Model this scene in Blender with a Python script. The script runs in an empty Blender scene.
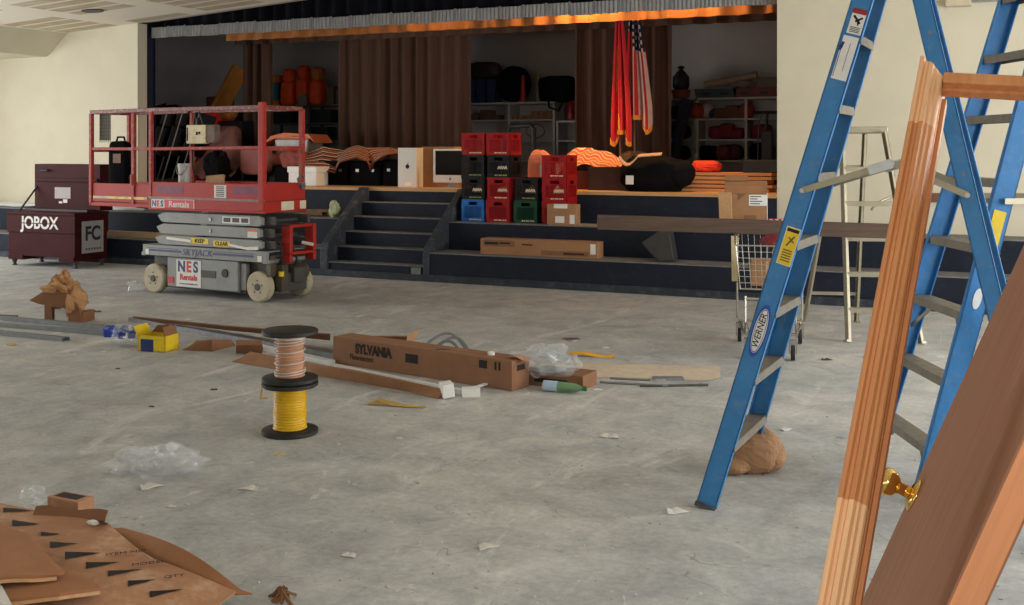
import bpy, bmesh, math, random
from mathutils import Matrix, Vector
random.seed(7)
SC = bpy.context.scene
COL = SC.collection
PI = math.pi
# ---------------------------------------------------------------- camera model (metres; u = along the stage, v = into the stage)
F, HC, YH = 1120.0, 1.65, 148.0
AN = math.radians(25.4); CA, SA = math.cos(AN), math.sin(AN)
def ray(px, py):
    X = (px - 512) / F
    return (-SA + CA * X, CA + SA * X, (YH - py) / F)
def fl(px, py, z=0.0):                       # point of the photograph on the level z
    Z = F * (HC - z) / (py - YH); r = ray(px, py)
    return Vector((r[0] * Z, r[1] * Z, z))
def onv(px, py, v):                          # point of the photograph on the plane y = v
    r = ray(px, py); Z = v / r[1]
    return Vector((r[0] * Z, v, HC + r[2] * Z))
def W(X, Z, z=0.0):                          # right / forward / up of the camera -> world
    return Vector((-SA * Z + CA * X, CA * Z + SA * X, z))
# ---------------------------------------------------------------- materials
def lin(c):
    return tuple(((x / 255) / 12.92 if x / 255 <= .04045 else ((x / 255 + .055) / 1.055) ** 2.4) for x in c)
MATS = {}
def mat(name, rgb, rough=.6, metal=0., var=.12, scale=9., bump=0., spec=.5, stretch=(1, 1, 1), rgb2=None, alpha=1., trans=0., emit=None, dirt=None, dirtscale=4., dirtamt=.5):
    if name in MATS: return MATS[name]
    m = bpy.data.materials.new(name); m.use_nodes = True
    nt = m.node_tree; N = nt.nodes; L = nt.links
    b = N['Principled BSDF']
    c = lin(rgb)
    b.inputs['Roughness'].default_value = rough
    b.inputs['Metallic'].default_value = metal
    b.inputs['Specular IOR Level'].default_value = spec
    b.inputs['Alpha'].default_value = alpha
    b.inputs['Transmission Weight'].default_value = trans
    b.inputs['Base Color'].default_value = (*c, 1)
    if emit:
        b.inputs['Emission Color'].default_value = (*lin(emit[:3]), 1); b.inputs['Emission Strength'].default_value = emit[3]
    if var > 0 or bump > 0 or rgb2:
        tc = N.new('ShaderNodeTexCoord'); mp = N.new('ShaderNodeMapping'); mp.inputs['Scale'].default_value = stretch
        nz = N.new('ShaderNodeTexNoise'); nz.inputs['Scale'].default_value = scale; nz.inputs['Detail'].default_value = 5; nz.inputs['Roughness'].default_value = .6
        L.new(tc.outputs['Object'], mp.inputs[0]); L.new(mp.outputs[0], nz.inputs['Vector'])
        rp = N.new('ShaderNodeValToRGB'); e = rp.color_ramp.elements
        e[0].position = .3; e[1].position = .72
        c2 = lin(rgb2) if rgb2 else tuple(min(1, x * (1 + var)) for x in c)
        c1 = c if rgb2 else tuple(x * (1 - var) for x in c)
        e[0].color = (*c1, 1); e[1].color = (*c2, 1)
        L.new(nz.outputs['Fac'], rp.inputs[0])
        out = rp.outputs[0]
        if dirt:
            n2 = N.new('ShaderNodeTexNoise'); n2.inputs['Scale'].default_value = dirtscale; n2.inputs['Detail'].default_value = 8; n2.inputs['Roughness'].default_value = .75
            L.new(tc.outputs['Object'], n2.inputs['Vector'])
            r2 = N.new('ShaderNodeValToRGB'); r2.color_ramp.elements[0].position = .52; r2.color_ramp.elements[1].position = .66
            r2.color_ramp.elements[1].color = (dirtamt, dirtamt, dirtamt, 1); r2.color_ramp.elements[0].color = (0, 0, 0, 1)
            L.new(n2.outputs['Fac'], r2.inputs[0])
            mx = N.new('ShaderNodeMix'); mx.data_type = 'RGBA'
            L.new(r2.outputs[0], mx.inputs[0]); L.new(out, mx.inputs[6]); mx.inputs[7].default_value = (*lin(dirt), 1)
            out = mx.outputs[2]
        L.new(out, b.inputs['Base Color'])
        if bump > 0:
            bp = N.new('ShaderNodeBump'); bp.inputs['Strength'].default_value = bump; bp.inputs['Distance'].default_value = .02
            L.new(nz.outputs['Fac'], bp.inputs['Height']); L.new(bp.outputs[0], b.inputs['Normal'])
    MATS[name] = m
    return m
# ---------------------------------------------------------------- mesh builder
class MB:
    def __init__(s, M=None):
        s.v = []; s.f = []; s.mi = []; s.M = M; s.cur = 0
    def add(s, vs, fs):
        o = len(s.v)
        s.v += [Vector(p) if s.M is None else s.M @ Vector(p) for p in vs]
        s.f += [tuple(i + o for i in f) for f in fs]; s.mi += [s.cur] * len(fs)
        return s
    def box(s, a, b):
        x0, x1 = sorted((a[0], b[0])); y0, y1 = sorted((a[1], b[1])); z0, z1 = sorted((a[2], b[2]))
        return s.add([(x0,y0,z0),(x1,y0,z0),(x1,y1,z0),(x0,y1,z0),(x0,y0,z1),(x1,y0,z1),(x1,y1,z1),(x0,y1,z1)],
                     [(0,3,2,1),(4,5,6,7),(0,1,5,4),(1,2,6,5),(2,3,7,6),(3,0,4,7)])
    def cbox(s, c, d, R=None):
        M = s.M; T = Matrix.Translation(c) @ (R.to_4x4() if R else Matrix())
        s.M = (M @ T) if M else T
        s.box((-d[0]/2,-d[1]/2,-d[2]/2), (d[0]/2,d[1]/2,d[2]/2)); s.M = M
        return s
    def bar(s, p, q, w, h, up=(0,0,1)):      # rectangular bar from p to q, w across, h along up
        p, q, up = Vector(p), Vector(q), Vector(up)
        d = (q - p).normalized(); x = d.cross(up)
        if x.length < 1e-4: x = d.cross(Vector((1,0,0)))
        x.normalize(); y = x.cross(d).normalized()
        vs = []
        for e in (p, q):
            for a, b in ((-1,-1),(1,-1),(1,1),(-1,1)): vs.append(e + x*(a*w/2) + y*(b*h/2))
        return s.add(vs, [(0,3,2,1),(4,5,6,7),(0,1,5,4),(1,2,6,5),(2,3,7,6),(3,0,4,7)])
    def tube(s, pts, r, n=8, close=False, r2=None):
        pts = [Vector(p) for p in pts]; k = len(pts); vs = []; fs = []
        x = None
        for i, p in enumerate(pts):
            a = pts[i-1] if (i > 0 or close) else p; b = pts[(i+1) % k] if (i < k-1 or close) else p
            d = (b - a).normalized()
            if x is None:
                x = d.orthogonal().normalized()
            else:
                x = (x - d * x.dot(d)); x = x.normalized() if x.length > 1e-5 else d.orthogonal().normalized()
            y = d.cross(x)
            rr = r if r2 is None else r + (r2 - r) * i / max(1, k-1)
            for j in range(n):
                t = 2*PI*j/n; vs.append(p + x*(math.cos(t)*rr) + y*(math.sin(t)*rr))
        for i in range(k if close else k-1):
            i2 = (i+1) % k
            for j in range(n):
                j2 = (j+1) % n; fs.append((i*n+j, i*n+j2, i2*n+j2, i2*n+j))
        if not close:
            fs.append(tuple(range(n-1,-1,-1))); fs.append(tuple((k-1)*n+j for j in range(n)))
        return s.add(vs, fs)
    def lathe(s, prof, c=(0,0,0), ax='z', n=24):   # prof: (r, h) list
        vs = []; fs = []; k = len(prof); c = Vector(c)
        for r, h in prof:
            for j in range(n):
                t = 2*PI*j/n; a, b = math.cos(t)*r, math.sin(t)*r
                vs.append(c + Vector({'z': (a,b,h), 'y': (a,h,b), 'x': (h,a,b)}[ax]))
        for i in range(k-1):
            for j in range(n):
                j2 = (j+1) % n; fs.append((i*n+j, i*n+j2, (i+1)*n+j2, (i+1)*n+j))
        fs.append(tuple(range(n-1,-1,-1))); fs.append(tuple((k-1)*n+j for j in range(n)))
        return s.add(vs, fs)
    def prism(s, poly, y0, y1, ax='y'):      # 2-D outline extruded along an axis
        k = len(poly); vs = []
        for h in (y0, y1):
            for a, b in poly: vs.append({'y': (a,h,b), 'x': (h,a,b), 'z': (a,b,h)}[ax])
        fs = [tuple(range(k)), tuple(range(2*k-1, k-1, -1))]
        for i in range(k): j = (i+1) % k; fs.append((i, i+k, j+k, j))
        return s.add(vs, fs)
    def grid(s, fn, nu, nv, thick=0., matfn=None):
        vs = [Vector(fn(i/nu, j/nv)) for i in range(nu+1) for j in range(nv+1)]
        fs = []; o = len(s.v); w = nv+1
        for i in range(nu):
            for j in range(nv): fs.append((i*w+j, (i+1)*w+j, (i+1)*w+j+1, i*w+j+1))
        if thick:
            nr = []
            for i in range(nu+1):
                for j in range(nv+1):
                    a = vs[min(i+1,nu)*w+j] - vs[max(i-1,0)*w+j]; b = vs[i*w+min(j+1,nv)] - vs[i*w+max(j-1,0)]
                    q = a.cross(b); nr.append(q.normalized() if q.length > 1e-9 else Vector((0,0,1)))
            n0 = len(vs); vs2 = [p - q*thick for p, q in zip(vs, nr)]
            f2 = [tuple(n0+i for i in reversed(f)) for f in fs]
            ed = [i*w for i in range(nu+1)] + [nu*w+j for j in range(1,nv+1)] + [i*w+nv for i in range(nu-1,-1,-1)] + [j for j in range(nv-1,0,-1)]
            f3 = [(ed[i], ed[(i+1) % len(ed)], n0+ed[(i+1) % len(ed)], n0+ed[i]) for i in range(len(ed))]
            base = len(s.f); s.add(vs + vs2, fs + f2 + f3)
            if matfn:
                k = 0
                for rep in range(2):
                    for i in range(nu):
                        for j in range(nv): s.mi[base+k] = matfn((i+.5)/nu, (j+.5)/nv); k += 1
        else:
            base = len(s.f); s.add(vs, fs)
            if matfn:
                k = 0
                for i in range(nu):
                    for j in range(nv): s.mi[base+k] = matfn((i+.5)/nu, (j+.5)/nv); k += 1
        return s
    def blob(s, c, d, n=12, m=16, jit=0., seed=0, pw=1., R=None):   # lumpy superellipsoid
        rnd = random.Random(seed); vs = []; fs = []
        ph = [rnd.uniform(0, 6.28) for _ in range(6)]
        def sp(x): return math.copysign(abs(x) ** pw, x)
        for i in range(n+1):
            th = PI*i/n
            for j in range(m):
                f = 2*PI*j/m
                k = 1 + jit*(math.sin(3*f+ph[0]+2*th) + .7*math.sin(5*f+ph[1]-3*th) + .6*math.sin(4*th+ph[2]+f) + rnd.uniform(-.6,.6)*(1 if 0 < i < n else 0))/2
                q = Vector((sp(math.sin(th)*math.cos(f))*d[0]/2*k, sp(math.sin(th)*math.sin(f))*d[1]/2*k, sp(math.cos(th))*d[2]/2*k))
                if R: q = R @ q
                vs.append(Vector(c) + q)
        for i in range(n):
            for j in range(m):
                j2 = (j+1) % m; fs.append((i*m+j, (i+1)*m+j, (i+1)*m+j2, i*m+j2))
        return s.add(vs, fs)
    def build(s, name, m, parent=None, smooth=False, bevel=0., world=False, loc=None, rotz=0., auto=True):
        me = bpy.data.meshes.new(name)
        vs = s.v
        if world and parent is not None:
            Mi = parent.matrix_basis.inverted() if parent.parent is None else (parent.parent.matrix_basis @ parent.matrix_basis).inverted()
            vs = [Mi @ p for p in vs]
        if loc is not None and world:
            Mi = (Matrix.Translation(loc) @ Matrix.Rotation(rotz, 4, 'Z')).inverted(); vs = [Mi @ p for p in vs]
        me.from_pydata([tuple(p) for p in vs], [], s.f)
        ms = m if isinstance(m, (list, tuple)) else [m]
        for q in ms: me.materials.append(q)
        if len(ms) > 1: me.polygons.foreach_set('material_index', s.mi)
        bm = bmesh.new(); bm.from_mesh(me)
        bmesh.ops.remove_doubles(bm, verts=bm.verts, dist=1e-6)
        bmesh.ops.recalc_face_normals(bm, faces=bm.faces)
        bm.to_mesh(me); bm.free()
        if smooth:
            me.polygons.foreach_set('use_smooth', [True]*len(me.polygons))
            if auto: me.set_sharp_from_angle(angle=math.radians(42))
        me.update()
        o = bpy.data.objects.new(name, me); COL.objects.link(o)
        if parent is not None: o.parent = parent
        if loc is not None: o.location = loc; o.rotation_euler = (0, 0, rotz)
        if bevel:
            bv = o.modifiers.new('bevel', 'BEVEL'); bv.width = bevel; bv.segments = 2; bv.limit_method = 'ANGLE'
        return o
def thing(name, label, cat, loc=(0,0,0), rotz=0., group=None, M=None):
    o = bpy.data.objects.new(name, None); COL.objects.link(o)
    o.empty_display_size = .1
    if M is not None: o.matrix_basis = M
    else:
        o.matrix_basis = Matrix.Translation(loc) @ Matrix.Rotation(rotz, 4, 'Z')
    return tag(o, label, cat, group)
def tag(o, label, cat, group=None):
    o['label'] = label; o['category'] = cat
    if group: o['group'] = group
    return o
def struct(o): o['kind'] = 'structure'; return o
def stuff(o): o['kind'] = 'stuff'; return o
def dup(root, label=None, loc=None, rotz=None, group=None, swap=None):
    def cp(o, p):
        c = o.copy(); COL.objects.link(c); c.parent = p
        if swap and o.type == 'MESH' and o.data.materials and o.data.materials[0] in swap:
            c.data = o.data.copy(); c.data.materials[0] = swap[o.data.materials[0]]
        for ch in o.children: cp(ch, c)
        return c
    r = cp(root, None)
    if label: r['label'] = label
    if group: r['group'] = group
    if loc is not None: r.location = loc
    if rotz is not None: r.rotation_euler = (0, 0, rotz)
    return r
def text(s, size, m, parent, loc, name='lettering', M=None, ext=.0012, shear=0., wx=1., face='-y', align='CENTER', bold=0.):
    cu = bpy.data.curves.new('txt', 'FONT'); cu.body = s; cu.size = size; cu.extrude = ext; cu.align_x = align; cu.align_y = 'CENTER'; cu.shear = shear; cu.offset = bold
    o = bpy.data.objects.new('txt', cu); COL.objects.link(o)
    bpy.context.view_layer.update()
    me = bpy.data.meshes.new_from_object(o.evaluated_get(bpy.context.evaluated_depsgraph_get()))
    bpy.data.objects.remove(o)
    R = {'-y': Matrix.Rotation(PI/2, 4, 'X'), '+x': Matrix.Rotation(PI/2, 4, 'Z') @ Matrix.Rotation(PI/2, 4, 'X'), 'z': Matrix()}[face] if M is None else M
    me.transform(Matrix.Translation(loc) @ R @ Matrix.Diagonal((wx, 1, 1, 1)))
    me.materials.clear(); me.materials.append(m)
    t = bpy.data.objects.new(name, me); COL.objects.link(t); t.parent = parent
    return t
def part(name, parent, m, fn, **k):
    b = MB(); fn(b); return b.build(name, m, parent, **k)
def solo(name, label, cat, m, fn, loc=(0,0,0), rotz=0., group=None, **k):
    b = MB(); fn(b); o = b.build(name, m, None, loc=loc, rotz=rotz, **k); return tag(o, label, cat, group)
# ================================================================= materials used widely
M_wall = mat('painted_drywall', (206, 199, 177), .85, var=.04, scale=2.5)
M_blue = mat('stage_paint', (25, 31, 45), .65, var=.18, scale=5, dirt=(60, 66, 80), dirtscale=9, dirtamt=.2, spec=.25)
M_tread = mat('worn_stage_edge', (112, 112, 112), .75, var=.25, scale=12)
M_stagewood = mat('stage_boards', (196, 150, 100), .55, var=.15, scale=6, stretch=(.4, 6, 1))
M_card = mat('cardboard', (160, 118, 82), .85, var=.1, scale=5)
M_card2 = mat('cardboard_dark', (132, 92, 64), .85, var=.12, scale=5)
M_cardedge = mat('cardboard_edge', (205, 162, 118), .9, var=.12, scale=60)
M_black = mat('black_plastic', (24, 24, 26), .5, var=.15)
M_blackcloth = mat('black_cloth', (15, 15, 17), .95, var=.2, spec=.1)
M_ink = mat('black_ink', (28, 24, 22), .8, var=0)
M_white = mat('white_plastic', (226, 224, 216), .4, var=.03)
M_paper = mat('white_paper', (226, 226, 222), .8, var=.05)
M_steel = mat('dull_steel', (168, 168, 166), .35, .9, var=.12, scale=14)
M_galv = mat('galvanised_steel', (140, 144, 148), .42, .8, var=.2, scale=25)
M_alu = mat('ladder_aluminium', (158, 151, 130), .45, .55, var=.12, scale=10, dirt=(150, 140, 118), dirtamt=.5)
M_chrome = mat('chrome_wire', (190, 188, 182), .25, 1., var=.1)
M_rubber = mat('dark_rubber', (38, 36, 35), .8, var=.15)
M_redpaint = mat('chipped_red_paint', (162, 42, 28), .6, var=.15, scale=9, dirt=(150, 128, 116), dirtscale=16, dirtamt=.75)
M_redclean = mat('red_paint', (172, 36, 22), .6, var=.12, scale=6, dirt=(120, 50, 50), dirtscale=6, dirtamt=.4)
M_greypaint = mat('grey_machine_paint', (140, 143, 142), .5, var=.08, scale=5, dirt=(104, 98, 90), dirtscale=6, dirtamt=.5)
M_greydark = mat('dark_machine_grey', (78, 76, 72), .6, .2, var=.2, scale=9)
M_yellow = mat('yellow_label', (232, 200, 40), .5, var=.05)
M_navy = mat('navy_ink', (34, 44, 110), .5, var=0)
M_redink = mat('red_ink', (200, 36, 40), .5, var=0)
M_cream = mat('cream_tyre', (184, 174, 150), .7, var=.1, scale=12, dirt=(130, 118, 96), dirtamt=.5, dirtscale=9)
# ---------------------------------------------------------------- floor
def concrete():
    m = bpy.data.materials.new('dusty_concrete'); m.use_nodes = True
    nt = m.node_tree; N = nt.nodes; L = nt.links; b = N['Principled BSDF']
    tc = N.new('ShaderNodeTexCoord')
    def noise(scale, det=6, rough=.65, st=(1,1,1), dist=0.):
        mp = N.new('ShaderNodeMapping'); mp.inputs['Scale'].default_value = st; L.new(tc.outputs['Object'], mp.inputs[0])
        n = N.new('ShaderNodeTexNoise'); n.inputs['Scale'].default_value = scale; n.inputs['Detail'].default_value = det; n.inputs['Roughness'].default_value = rough; n.inputs['Distortion'].default_value = dist
        L.new(mp.outputs[0], n.inputs['Vector']); return n
    def ramp(src, p0, c0, p1, c1):
        r = N.new('ShaderNodeValToRGB'); e = r.color_ramp.elements
        e[0].position, e[1].position = p0, p1; e[0].color, e[1].color = (*c0, 1), (*c1, 1); L.new(src, r.inputs[0]); return r.outputs[0]
    def mix(fac, a, bb, mode='MIX'):
        x = N.new('ShaderNodeMix'); x.data_type = 'RGBA'; x.blend_type = mode
        if isinstance(fac, float): x.inputs[0].default_value = fac
        else: L.new(fac, x.inputs[0])
        for i, s in ((6, a), (7, bb)):
            if isinstance(s, tuple): x.inputs[i].default_value = (*s, 1)
            else: L.new(s, x.inputs[i])
        return x.outputs[2]
    big = ramp(noise(.55, 5).outputs['Fac'], .3, lin((168, 172, 175)), .7, lin((197, 196, 192)))
    mid = ramp(noise(3.2, 8, .7, (1, 1, 1), .6).outputs['Fac'], .34, (.74, .74, .76), .66, (1.16, 1.16, 1.13))
    c = mix(1., big, mid, 'MULTIPLY')
    fine = ramp(noise(26, 6, .75).outputs['Fac'], .3, (.8, .8, .8), .7, (1.14, 1.14, 1.14))
    c = mix(1., c, fine, 'MULTIPLY')
    streak = ramp(noise(2.2, 8, .72, (1.0, .28, 1), 1.2).outputs['Fac'], .57, (0, 0, 0), .67, (.6, .6, .6))
    c = mix(streak, c, lin((224, 224, 220)))                       # plaster dust smeared over the slab
    dark = ramp(noise(4.5, 9, .8).outputs['Fac'], .62, (0, 0, 0), .72, (.6, .6, .6))
    c = mix(dark, c, lin((120, 118, 116)))
    speck = ramp(noise(38, 2, .5).outputs['Fac'], .70, (0, 0, 0), .74, (.7, .7, .7))
    c = mix(speck, c, lin((110, 100, 84)))
    spw = ramp(noise(21, 3, .5).outputs['Fac'], .71, (0, 0, 0), .75, (.8, .8, .8))
    c = mix(spw, c, lin((214, 212, 206)))
    blot = ramp(noise(7.5, 3, .55, (1, .7, 1), .8).outputs['Fac'], .69, (0, 0, 0), .715, (.6, .6, .6))
    c = mix(blot, c, lin((216, 214, 208)))                         # dried splashes of plaster
    cr = N.new('ShaderNodeMath'); cr.operation = 'SUBTRACT'; L.new(noise(1.7, 3, .5, (1, 1, 1), .4).outputs['Fac'], cr.inputs[0]); cr.inputs[1].default_value = .5
    ab = N.new('ShaderNodeMath'); ab.operation = 'ABSOLUTE'; L.new(cr.outputs[0], ab.inputs[0])
    line = ramp(ab.outputs[0], .0015, (1, 1, 1), .004, (0, 0, 0)); part_ = ramp(noise(3.1, 2).outputs['Fac'], .56, (0, 0, 0), .60, (.6, .6, .6))
    c = mix(mix(1., line, part_, 'MULTIPLY'), c, lin((84, 84, 88)))   # hairline scratches
    L.new(c, b.inputs['Base Color']); b.inputs['Roughness'].default_value = .62; b.inputs['Specular IOR Level'].default_value = .35
    bp = N.new('ShaderNodeBump'); bp.inputs['Strength'].default_value = .12; bp.inputs['Distance'].default_value = .01
    L.new(noise(30, 6, .7).outputs['Fac'], bp.inputs['Height']); L.new(bp.outputs[0], b.inputs['Normal'])
    return m
M_floor = concrete()
V1, V2, V3, VW = 12.06, 12.55, 13.05, 13.08
T1, T2, T3 = .358, .71, 1.107
UL, UR = -12.58, -2.80                                             # proscenium opening
WL, WR, WB = -16.6, 4.2, -3.2                                      # side walls, back wall of the hall
def cz(u): return 3.474 + .063 * (u + 14.09)                       # the ceiling rises to the right
struct(part('floor', None, M_floor, lambda b: b.box((WL, WB, -.1), (WR, VW, 0))))
def ceil_mat():
    m = bpy.data.materials.new('taped_drywall_ceiling'); m.use_nodes = True
    nt = m.node_tree; N = nt.nodes; L = nt.links; b = N['Principled BSDF']
    tc = N.new('ShaderNodeTexCoord'); sx = N.new('ShaderNodeSeparateXYZ'); L.new(tc.outputs['Object'], sx.inputs[0])
    def math_(op, a, bb):
        n = N.new('ShaderNodeMath'); n.operation = op
        for i, s in ((0, a), (1, bb)):
            if isinstance(s, (int, float)): n.inputs[i].default_value = s
            else: L.new(s, n.inputs[i])
        return n.outputs[0]
    # bare boards (tan) between broad bands of white joint compound; narrow taped joints inside each board field
    X, Y = sx.outputs[0], sx.outputs[1]
    q = math_('DIVIDE', math_('ADD', X, 28.5), 1.45); idx = math_('FLOOR', q, 0.); fx = math_('FRACT', q, 0.)
    fy = math_('FRACT', math_('DIVIDE', math_('ADD', Y, math_('ADD', math_('MULTIPLY', idx, 1.1), 2.1*11 - 11.7 - 11.0)), 2.1), 0.)
    bx = math_('LESS_THAN', fx, .74); by = math_('LESS_THAN', fy, .63)
    st = math_('GREATER_THAN', math_('FRACT', math_('MULTIPLY', fy, 6.36), 0.), .22)
    bare = math_('MULTIPLY', math_('MULTIPLY', bx, by), st)
    nz = N.new('ShaderNodeTexNoise'); nz.inputs['Scale'].default_value = 3; L.new(tc.outputs['Object'], nz.inputs[0])
    bare = math_('MULTIPLY', bare, math_('ADD', nz.outputs['Fac'], .35))
    x = N.new('ShaderNodeMix'); x.data_type = 'RGBA'; L.new(bare, x.inputs[0])
    x.inputs[6].default_value = (*lin((226, 218, 200)), 1); x.inputs[7].default_value = (*lin((176, 160, 130)), 1)
    L.new(x.outputs[2], b.inputs['Base Color']); b.inputs['Roughness'].default_value = .9
    return m
def ceil_fn(b):
    a, c = WL, WR
    b.add([(a, WB, cz(a)), (c, WB, cz(c)), (c, VW, cz(c)), (a, VW, cz(a)), (a, WB, cz(a)+.15), (c, WB, cz(c)+.15), (c, VW, cz(c)+.15), (a, VW, cz(a)+.15)],
          [(0,1,2,3),(7,6,5,4),(0,4,5,1),(1,5,6,2),(2,6,7,3),(3,7,4,0)])
struct(part('ceiling', None, ceil_mat(), ceil_fn))
def slopewall(u0, u1, z0, v0=VW, v1=VW+.2):
    return lambda b: b.prism([(u0, z0), (u1, z0), (u1, cz(u1)), (u0, cz(u0))], v0, v1, 'y')
struct(part('wall_front_left', None, M_wall, slopewall(WL, UL, T2)))
struct(part('wall_front_right', None, M_wall, slopewall(UR, WR, T2)))
struct(part('wall_left', None, M_wall, lambda b: b.box((WL-.2, WB, 0), (WL, VW, cz(WL)+.1))))
struct(part('wall_right', None, M_wall, lambda b: b.box((WR, WB, 0), (WR+.2, VW, cz(WR)+.1))))
struct(part('wall_back', None, M_wall, lambda b: b.box((WL, WB-.2, 0), (WR, WB, cz(WR)+.1))))
# boxed soffit along the left side of the ceiling, its inner side slanted
struct(part('soffit', None, M_wall, lambda b: b.prism([(WL, 3.12), (-14.5, 3.12), (-14.06, cz(-14.06)), (WL, cz(WL))], WB, VW-.001, 'y')))
d = tag(part('ceiling_light_cutout', None, M_black, lambda b: b.lathe([(.02,0),(.15,0),(.15,.012),(.02,.012)], n=24)), 'dark round hole for a fixture in the unfinished ceiling', 'ceiling hole')
d.location = (-12.16, 11.77, cz(-12.16)-.012); d.rotation_euler = (0, -math.atan(.063), 0)
# ---------------------------------------------------------------- stage apron
def tier(v0, v1, z0, z1, u0, u1, name):
    struct(part(name, None, M_blue, lambda b: b.box((u0, v0, z0), (u1, v1, z1-.012))))
    struct(part(name + '_tread', None, M_tread, lambda b: b.box((u0, v0-.006, z1-.012), (u1, v1, z1))))
SU0, SU1 = -8.36, -6.95                                            # stairs between their two cheek walls
for (a, c, n) in ((WL, SU0-.12, 'left'), (SU1+.1, WR, 'right')):
    tier(V1, V2, 0, T1, a, c, 'stage_lower_step_' + n)
    tier(V2, VW+.05, 0, T2, a, c, 'stage_upper_step_' + n)
struct(part('stage_front', None, M_blue, lambda b: b.box((UL, V3, 0), (UR, 17.3, T3-.03))))
struct(part('stage_floor', None, M_stagewood, lambda b: (b.box((UL, V3-.02, T3-.04), (UR, VW+.2, T3)), b.box((-17.2, VW+.2, T3-.04), (-2., 17.3, T3)))))
struct(part('baseboard_stage', None, mat('stage_base', (36, 44, 54), .7, dirt=(90, 92, 96), dirtscale=9, dirtamt=.5), lambda b: b.box((WL, V1-.03, 0), (WR, V1, .085)), bevel=.006))
def stairs(b):
    n = 6; r = T3 / n; go = (V3 - V1 - .02) / 5
    for i in range(5): b.box((SU0, V1 + .02 + i*go, 0), (SU1, V3, (i+1)*r - .012))
struct(part('stage_stair', None, M_blue, stairs))
def stair_tr(b):
    n = 6; r = T3 / n; go = (V3 - V1 - .02) / 5
    for i in range(5): b.box((SU0, V1 + .005 + i*go, (i+1)*r - .012), (SU1, V1 + .02 + (i+1)*go, (i+1)*r))
struct(part('stage_stair_tread', None, M_tread, stair_tr))
M_cheek = mat('worn_cheek_wall', (46, 51, 60), .65, var=.15, scale=6, dirt=(120, 122, 124), dirtscale=8, dirtamt=.5)
for u0, u1 in ((SU0-.12, SU0), (SU1, SU1+.1)):
    struct(part('stair_cheek_wall', None, M_cheek, lambda b: b.prism([(V1-.012, 0), (V3, 0), (V3, T3+.005), (V3-.08, T3+.005), (V1+.03, T1+.07), (V1-.012, T1-.01)], u0, u1, 'x'), bevel=.012))
struct(part('door_stop_corner', None, M_tread, lambda b: b.box((SU1-.16, V1-.025, .075), (SU1-.03, V1+.02, .165)), bevel=.01))
# ---------------------------------------------------------------- stage house
M_sback = mat('grey_stage_wall', (172, 164, 158), .9, var=.05, scale=3)
struct(part('wall_stage_back', None, M_sback, lambda b: b.box((-17.4, 17.3, 0), (-1.8, 17.5, 5))))
struct(part('wall_stage_left', None, M_sback, lambda b: b.box((-17.4, VW+.2, 0), (-17.2, 17.3, 5))))
struct(part('wall_stage_right', None, M_sback, lambda b: b.box((-2.0, VW+.2, 0), (-1.8, 17.3, 5))))
struct(part('ceiling_stage', None, M_sback, lambda b: b.box((-17.4, VW, 4.9), (-1.8, 17.5, 5))))
struct(part('wall_over_opening', None, M_sback, lambda b: b.prism([(UL, cz(UL)+.02), (UR, cz(UR)+.02), (UR, 5), (UL, 5)], VW+.01, VW+.2, 'y')))
# wooden rail along the right wall
struct(part('trim_1', None, mat('brown_rail', (112, 80, 60), .6, var=.2, scale=5, stretch=(.3, 8, 8)), lambda b: b.box((-1.2, VW-.04, T3-.05), (WR, VW, T3+.05)), bevel=.006))
fx = thing('wall_fixture', 'beige box with steel guard bars high on the right wall', 'wall fixture', (onv(946, 5, VW)[0], VW, 3.2))
part('housing', fx, mat('beige_housing', (196, 182, 158), .6), lambda b: b.box((0, -.12, -.02), (.26, -.001, .45)), bevel=.01)
part('guard', fx, M_steel, lambda b: (b.box((.26, -.1, .02), (.85, -.001, .42)), b.tube([(.26,-.13,.05),(.86,-.13,.05)], .012), b.tube([(.26,-.13,.22),(.86,-.13,.22)], .012)))
# ---------------------------------------------------------------- stage drapery
M_valance = mat('black_valance_cloth', (14, 14, 20), .95, var=.25, scale=4, spec=.1)
M_fringe = mat('grey_bullion_fringe', (142, 142, 142), .9, var=.3, scale=60, stretch=(1, 1, .1), bump=.4)
M_drape = mat('brown_drape', (92, 68, 56), .95, var=.22, scale=22, stretch=(1, 1, .05), spec=.1)
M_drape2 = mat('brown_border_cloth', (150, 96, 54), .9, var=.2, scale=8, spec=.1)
def pleat(u0, u1, v0, z0f, z1f, amp, per, seed, taper=0.):
    rnd = random.Random(seed); n = int((u1-u0)/per*10); ph = [rnd.uniform(-.9, .9) for _ in range(400)]; am = [rnd.uniform(.5, 1.25) for _ in range(400)]
    def fn(s, t):
        u = u0 + (u1-u0)*s; k = (u-u0)/per; i = int(k); g = k - i
        a = am[i] + (am[i+1]-am[i])*g
        y = v0 - amp*a*math.sin(2*PI*k + ph[i] + (ph[i+1]-ph[i])*g)*(1 - taper*t)
        z = z0f(u) + (z1f(u)-z0f(u))*t
        return (u + .25*amp*math.cos(2*PI*k)*(1-t), y, z)
    return fn, n
fz = lambda u: 3.37
fn, n = pleat(UL+.02, UR, VW+.27, lambda u: 3.45, lambda u: cz(u)+.5, .05, .26, 3)
val = thing('stage_valance', 'black pleated valance with grey fringe across the stage opening', 'stage valance', (UL, VW+.27, 3.3))
MB().grid(fn, n, 3, .01).build('valance_cloth', M_valance, val, True, world=True)
def fringe(b):
    k = int((UR-UL)/.34)
    for i in range(k+1):
        u0 = UL + .08 + i*(UR-UL-.1)/(k+1); u1 = u0 + (UR-UL-.1)/(k+1)
        dz = .006*math.sin(i*1.7)
        def g(s, t, u0=u0, u1=u1, dz=dz):
            return (u0+(u1-u0)*s, VW+.205 - .025*math.sin(PI*s) + .012*math.cos(s*40) , 3.355 + dz + .155*t - .008*math.sin(PI*s)*(1-t) + .02*max(0, .12-min(s,1-s))*6*t)
        b.grid(g, 26, 2, .012)
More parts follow.
